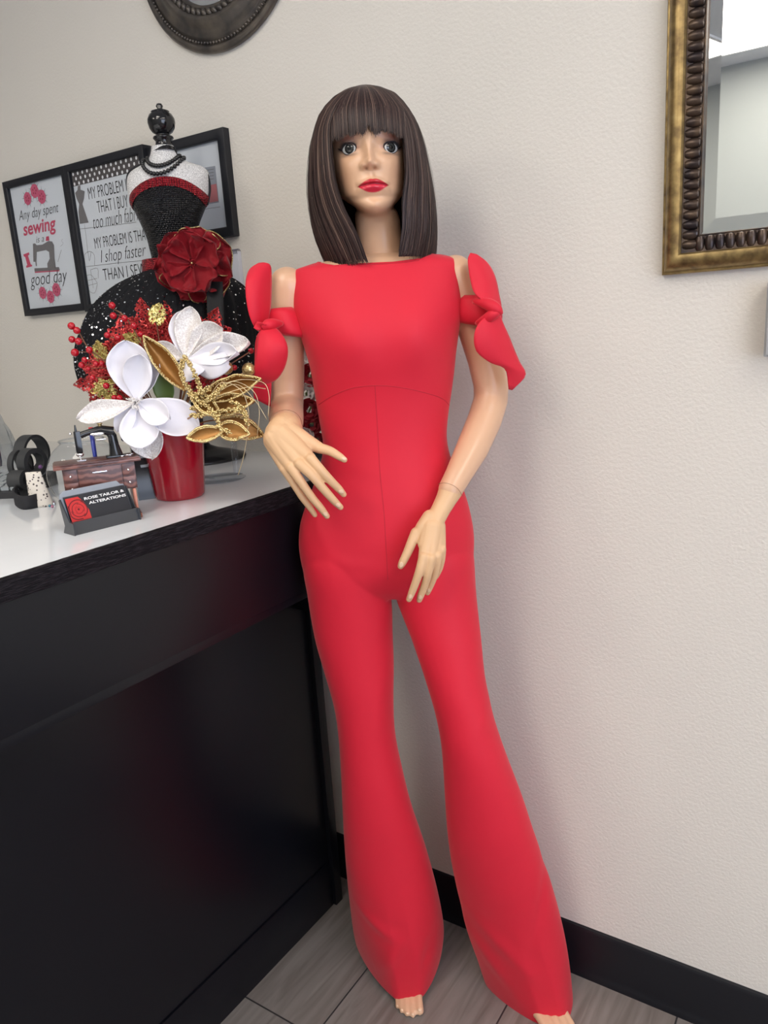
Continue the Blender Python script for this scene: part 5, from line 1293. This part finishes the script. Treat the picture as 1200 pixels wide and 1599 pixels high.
for x in (0, CW-.0022):
    mb = MB(TC); mb.prism([(x, -.002, 0), (x, .034, 0), (x, .026, .012), (x, .034, .050), (x, .030, .052), (x, .010, .020), (x, -.002, .018)], (.0022, 0, 0)); build('side_plate', mb, M['acrylic_smoke'], ch_, 'auto')
cards = thing('business_cards', 'stack of black business cards with a red rose in the card holder', 'business cards', (a_+c_)/2+UP*.003)
mb = MB(TC); slab(mb, .006, CW-.006, .0065, .003, .054, .0055); build('card_stack', mb, M['card_black'], cards, False)
yc_ = .0062
def cp(x, z, o_=0.): return tlt(x, yc_-o_, z)
mb = MB(TC); mb.add([cp(.006, .018, .0002), cp(.006+.031, .018, .0002), cp(.037, .030, .0002), cp(.032, .044, .0002), cp(.026, .052, .0002), cp(.006, .052, .0002)], [(0, 1, 2, 3, 4, 5)]); build('rose_print', mb, M['card_red'], cards, False)
mb = MB(TC)
for k in range(9):
    r_ = .0035+.0017*k; a0 = k*1.9; pts = [(.0215+r_*math.cos(a0+t_*.25)*1.02, .034+r_*math.sin(a0+t_*.25)*.95) for t_ in range(10)]
    pts = [(min(max(x, .0065), .036), min(max(z, .019), .0515)) for x, z in pts]
    mb.grid([[cp(x, z, .0004), cp(x+(.0215-x)*.10, z+(.034-z)*.10, .0004)] for x, z in pts])
mb.add([cp(.0215+.0018*math.cos(k), .034+.0018*math.sin(k), .0004) for k in range(6)], [tuple(range(6))])
build('rose_shading', mb, M['card_red_dark'], cards, False)
def card_text(s, x0, x1, z0, z1):
    o = text_mesh(s, 'lettering', M['white'], None, x0, x1, z0, z1, 0, off=.03)
    for v in o.data.vertices: v.co = TC @ cp(v.co.x, v.co.z, .0005)
    adopt(o, cards)
card_text('ROSE TAILOR &', .0345, CW-.0095, .0450, .0490); card_text('ALTERATIONS', .0395, CW-.0085, .0378, .0418)

# ------------------------------------------------------------------ other things on the counter
gc = V((-.085, -.548, ZC)); gb = thing('glass_bowl', 'round clear glass fishbowl behind the miniature sewing machine', 'bowl', gc)
Rg = .064; pr = [(.0001, .001), (.022, .0)]
for i in range(22):
    a_ = -1.18+i*(1.02+1.18)/21; pr.append((Rg*math.cos(a_), .059+Rg*math.sin(a_)))
pr += [(.0355, .1145), (.037, .117), (.036, .118)]
inn = [(max(r_-.0018, .0001), h+.0008) for r_, h in pr[::-1][1:]]
so = build('bowl_shell', MB().lathe(pr, gc, 56), M['clear'], gb)
build('rim', MB().lathe([(.0365+.0014*math.cos(k*PI/4), .1175+.0014*math.sin(k*PI/4)) for k in range(9)], gc, 48), M['clear'], gb)
o = thing('pen', 'blue pen with a red cap standing in the glass bowl', 'pen', gc+UP*.004)
p0 = B(150, 722, 1.34); p1 = B(143, 676, 1.345)
build('barrel', MB().tube([p0-UP*.04, p0, p1], [.003, .0035, .004], 12), M['blue'], o); build('cap', MB().tube([p1, p1+(p1-p0).normalized()*.010], [.0045, .004], 12), mat('red_cap', (.6, .02, .03), .3), o)
bx = thing('card_terminal', 'black card terminal box standing behind the miniature sewing machine', 'card terminal', ctop(210, 765))
c0 = V((-.035, -.440, ZC)); TB = Matrix.Translation(c0) @ Matrix.Rotation(.95, 4, 'Z')
mb = MB(TB); mb.prism([(-.038, -.03, 0), (-.038, .03, 0), (-.038, .03, .095), (-.038, .004, .112), (-.038, -.03, .050)], (.076, 0, 0)); build('terminal_body', mb, M['black_plastic'], bx, 'auto')
mb = MB(TB)
for i in range(3):
    for j in range(4): mb.tf = TB; mb.bbox((-.027+i*.019, -.026+j*.0085, .054+j*.0152), (-.012+i*.019, -.020+j*.0085, .062+j*.0152), .001)
build('buttons', mb, M['key'], bx, 'auto')

def roll(label, px, py, d, rr_, wd, yaw, w2=.004):
    c = B(px, py, d); c.z = max(c.z, ZC+rr_)
    o = thing('elastic_roll', label, 'roll', (c.x, c.y, c.z-rr_), 'rolls of black elastic on the counter')
    T = Matrix.Translation(c) @ Matrix.Rotation(yaw, 4, 'Z')
    mb = MB(T); prf = []
    for (r_, h) in [(rr_, -wd/2), (rr_, wd/2), (rr_-w2, wd/2), (rr_-w2, -wd/2), (rr_, -wd/2)]: prf.append((r_, h))
    mb.lathe(prf, (0, 0, 0), 48, 'x'); build('coil', mb, mat('elastic', (.035, .037, .040), .6) if 'elastic' not in bpy.data.materials else bpy.data.materials['elastic'], o, 'auto')
    mb = MB(T)
    for k in range(3): mb.lathe([(rr_-.0008-k*w2/3, wd/2), (rr_-.0003-k*w2/3, wd/2+.0006), (rr_-.0008-k*w2/3-.0006, wd/2+.0006)], (0, 0, 0), 40, 'x')
    build('wound_layers', mb, M['black_matte'], o)
roll('leftmost roll of black elastic standing on edge', 32, 725, 1.52, .030, .012, .30)
roll('tallest roll of black elastic standing behind the others', 50, 708, 1.55, .038, .026, .30, .006)
roll('ribbed roll of grey black elastic in front of the tallest one', 50, 722, 1.48, .028, .022, .15, .009)
roll('low roll of black elastic behind the keyboard', 32, 750, 1.45, .020, .030, .3, .010)

# keyboard
ka = ctop(0, 784); kb_ = ctop(36, 771)
ux = V((.9, .43, 0)).normalized(); uy = UP.cross(ux); org = ctop(33, 778)
TK = Matrix(((ux.x, uy.x, 0, org.x), (ux.y, uy.y, 0, org.y), (0, 0, 1, ZC), (0, 0, 0, 1)))
kbo = thing('keyboard', 'black computer keyboard with grey keys at the left edge', 'keyboard', org)
mb = MB(TK); mb.prism([(-.36, 0, 0), (-.36, .13, 0), (-.36, .13, .028), (-.36, 0, .012)], (.36, 0, 0)); build('keyboard_body', mb, M['keyboard'], kbo, 'auto')
for i in range(5):
    for j in range(5):
        x = -.010-i*.0195-(j % 2)*.005; y = .010+j*.0215; z = .0125+y*.123
        mb = MB(TK); mb.prism([(x-.0155, y, z), (x, y, z), (x, y+.0165, z+.002), (x-.0155, y+.0165, z+.002)], (0, 0, .006)); build('key', mb, M['key'], kbo, 'auto')
# black cloth strap with floral band
st = thing('cloth_headband', 'folded black cloth band beside the floral pouch', 'headband', ctop(50, 790))
mb = MB(); d = 1.36
outer = [(20, 770, 1.40), (30, 757, 1.38), (50, 752, 1.37), (60, 765, 1.36), (68, 764, 1.34), (68, 775, 1.33), (58, 784, 1.32), (36, 792, 1.33), (22, 778, 1.37), (20, 770, 1.40)]
P = smooth_path([ctop(x, y+14)+UP*.0 for x, y, dd in [(24, 770, 0), (32, 760, 0), (50, 752, 0), (64, 758, 0), (70, 768, 0), (60, 778, 0), (38, 782, 0), (26, 776, 0), (24, 770, 0)]], 5)
mb.grid([[p+UP*(.0005+.024*k/3)+(p-P[0]).normalized()*0 for k in range(4)] for p in P])
o = build('band', mb, M['black_matte'], st, True, False); s_ = o.modifiers.new('t', 'SOLIDIFY'); s_.thickness = .003; s_.offset = 0
fp = thing('floral_pouch', 'small cream floral cloth pouch with dark print left of the glass bowl', 'pouch', ctop(64, 785))
mb = MB(); rr = []
pb = ctop(66, 790)
for i in range(14):
    t_ = i/13; c = pb+UP*(.0+.062*t_)+R*(-.006*t_); wv = .021*(1-.35*t_); dv = .012*(1-.75*t_)+.001
    rr.append([c+R*wv*math.sin(2*PI*j/28)+FW*dv*math.cos(2*PI*j/28) for j in range(28)])
mb.loft(rr); build('pouch_body', mb, M['floral'], fp)
mb = MB(); mb.ball(B(63, 729, 1.40), .004, 10, 8); build('pom_bead', mb, mat('purple_bead', (.12, .04, .16), .3), fp)
rs = random.Random(2)
for k, (x, y) in enumerate([(78, 781), (82, 781), (77, 786), (84, 783), (81, 787), (75, 783)]):
    p = ctop(x+1, y+6); o = tag(build('loose_bead', MB().ball((0, 0, 0), .0026, 10, 8), [M['gem'], mat('pink_bead', (.5, .2, .3), .2), mat('teal_bead', (.1, .3, .4), .2)][k % 3], None), 'tiny shiny bead beside the floral pouch', 'bead', 'tiny loose beads'); o.location = (p.x, p.y, ZC+.0026)
# film bag
pbx = thing('plastic_bag', 'crumpled clear plastic bag at the left edge of the counter', 'plastic bag', ctop(-30, 760))
rows = []; bc = V((-.712, -.378, ZC))
for i in range(26):
    t_ = i/25; z = .17*math.sin(t_*PI/2); rad = .070*math.cos(t_*PI/2*.98)+.002; row = []
    for j in range(56):
        an = 2*PI*j/56; k = 1+.16*noise.noise(V((math.cos(an)*2.2, math.sin(an)*2.2, t_*3)))+.10*noise.noise(V((math.cos(an)*6, math.sin(an)*6, t_*7)))
        row.append(bc+V((rad*k*math.cos(an), rad*k*math.sin(an), z*(1+.08*noise.noise(V((an, t_*4, 3)))))))
    rows.append(row)
mb = MB(); mb.grid(rows, False, True); build('film', mb, M['plastic_bag'], pbx, True)
dk = thing('navy_cloth_bundle', 'dark navy folded cloth inside the clear plastic bag', 'cloth', bc)
mb = MB(Matrix.Translation(bc)); mb.bbox((-.052, -.045, .002), (.02, .035, .09), .014); build('cloth_bundle', mb, mat('navy_cloth', (.015, .02, .06), .8), dk)

# clear acrylic stand
ac = ctop(352, 742); acs = thing('acrylic_stand', 'clear acrylic display stand with a round foot behind the red pot', 'display stand', ac)
acc = A(340, 728, 1.48); acc.z = ZC
build('stand_foot', MB().lathe([(.0001, .0005), (.050, .0005), (.052, .002), (.050, .004), (.0001, .0045)], acc, 48), M['clear'], acs)
build('stand_post', MB().lathe([(.006, .0046), (.006, .12), (.0001, .1205)], acc+V((.02, .03, 0)), 16), M['clear'], acs)

# roses between the arm and the body
vs = V((.03, -.085, ZC)); 
rv = thing('rose_vase', 'dark vase holding red and white roses behind the mannequin', 'vase', vs)
build('vase_body', MB().lathe([(.0001, 0), (.030, 0), (.034, .01), (.030, .04), (.024, .07), (.028, .09), (.026, .09), (.0001, .085)], vs, 32), M['black_gloss'], rv)
def rose(c, r_, m_, label):
    c = V(c); o = thing('rose', label, 'rose', c, 'roses in the dark vase')
    mb = MB(); dirv = FW
    for k in range(16):
        an = k*2.4; rr_ = r_*(.12+.88*math.sqrt((k+.5)/16)); t1, t2 = R, UP
        pts = []
        for i in range(6):
            row = []
            for j in range(7):
                a2 = an+(j/6-.5)*1.5; hgt = i/5; rad = rr_*(.55+.45*hgt)+.12*r_*hgt**3
                row.append(c+(t1*math.cos(a2)+t2*math.sin(a2))*rad+dirv*(hgt*r_*.7*(1.15-rr_/r_*.6)-.25*r_*((j/6-.5)*2)**2*hgt))
            pts.append(row)
        mb.grid(pts)
    build('petals', mb, m_, o, True, False)
    f0 = vs+UP*.086
    build('stem', MB().tube(smooth_path([f0, f0.lerp(c, .5)-FW*.01, c-FW*.004], 6), .0018, 6), M['green'], o)
for k, (x, y, d, r_, w_) in enumerate([(484, 556, 1.50, .016, 1), (470, 570, 1.52, .020, 1), (486, 585, 1.50, .021, 0), (478, 614, 1.50, .021, 1), (498, 608, 1.53, .018, 0), (484, 640, 1.49, .022, 0), (500, 646, 1.51, .017, 1), (488, 662, 1.49, .020, 0), (478, 680, 1.485, .016, 1), (496, 688, 1.49, .018, 0), (462, 590, 1.53, .020, 0), (510, 575, 1.55, .020, 1), (470, 645, 1.53, .018, 1)]):
    rose(A(x, y, d), r_, M['rose_white'] if w_ else M['rose_red'], ('white' if w_ else 'dark red')+' rose '+['topmost beside the bodice', 'half hidden behind the upper arm near the top', 'below the topmost white roses', 'large one in the middle of the gap', 'against the bodice seam', 'under the large white rose', 'small one against the waist', 'low above the hand', 'just above the back of the hand', 'lowest beside the waist', 'hidden behind the upper arm', 'hidden behind the bodice', 'hidden behind the elbow'][k])
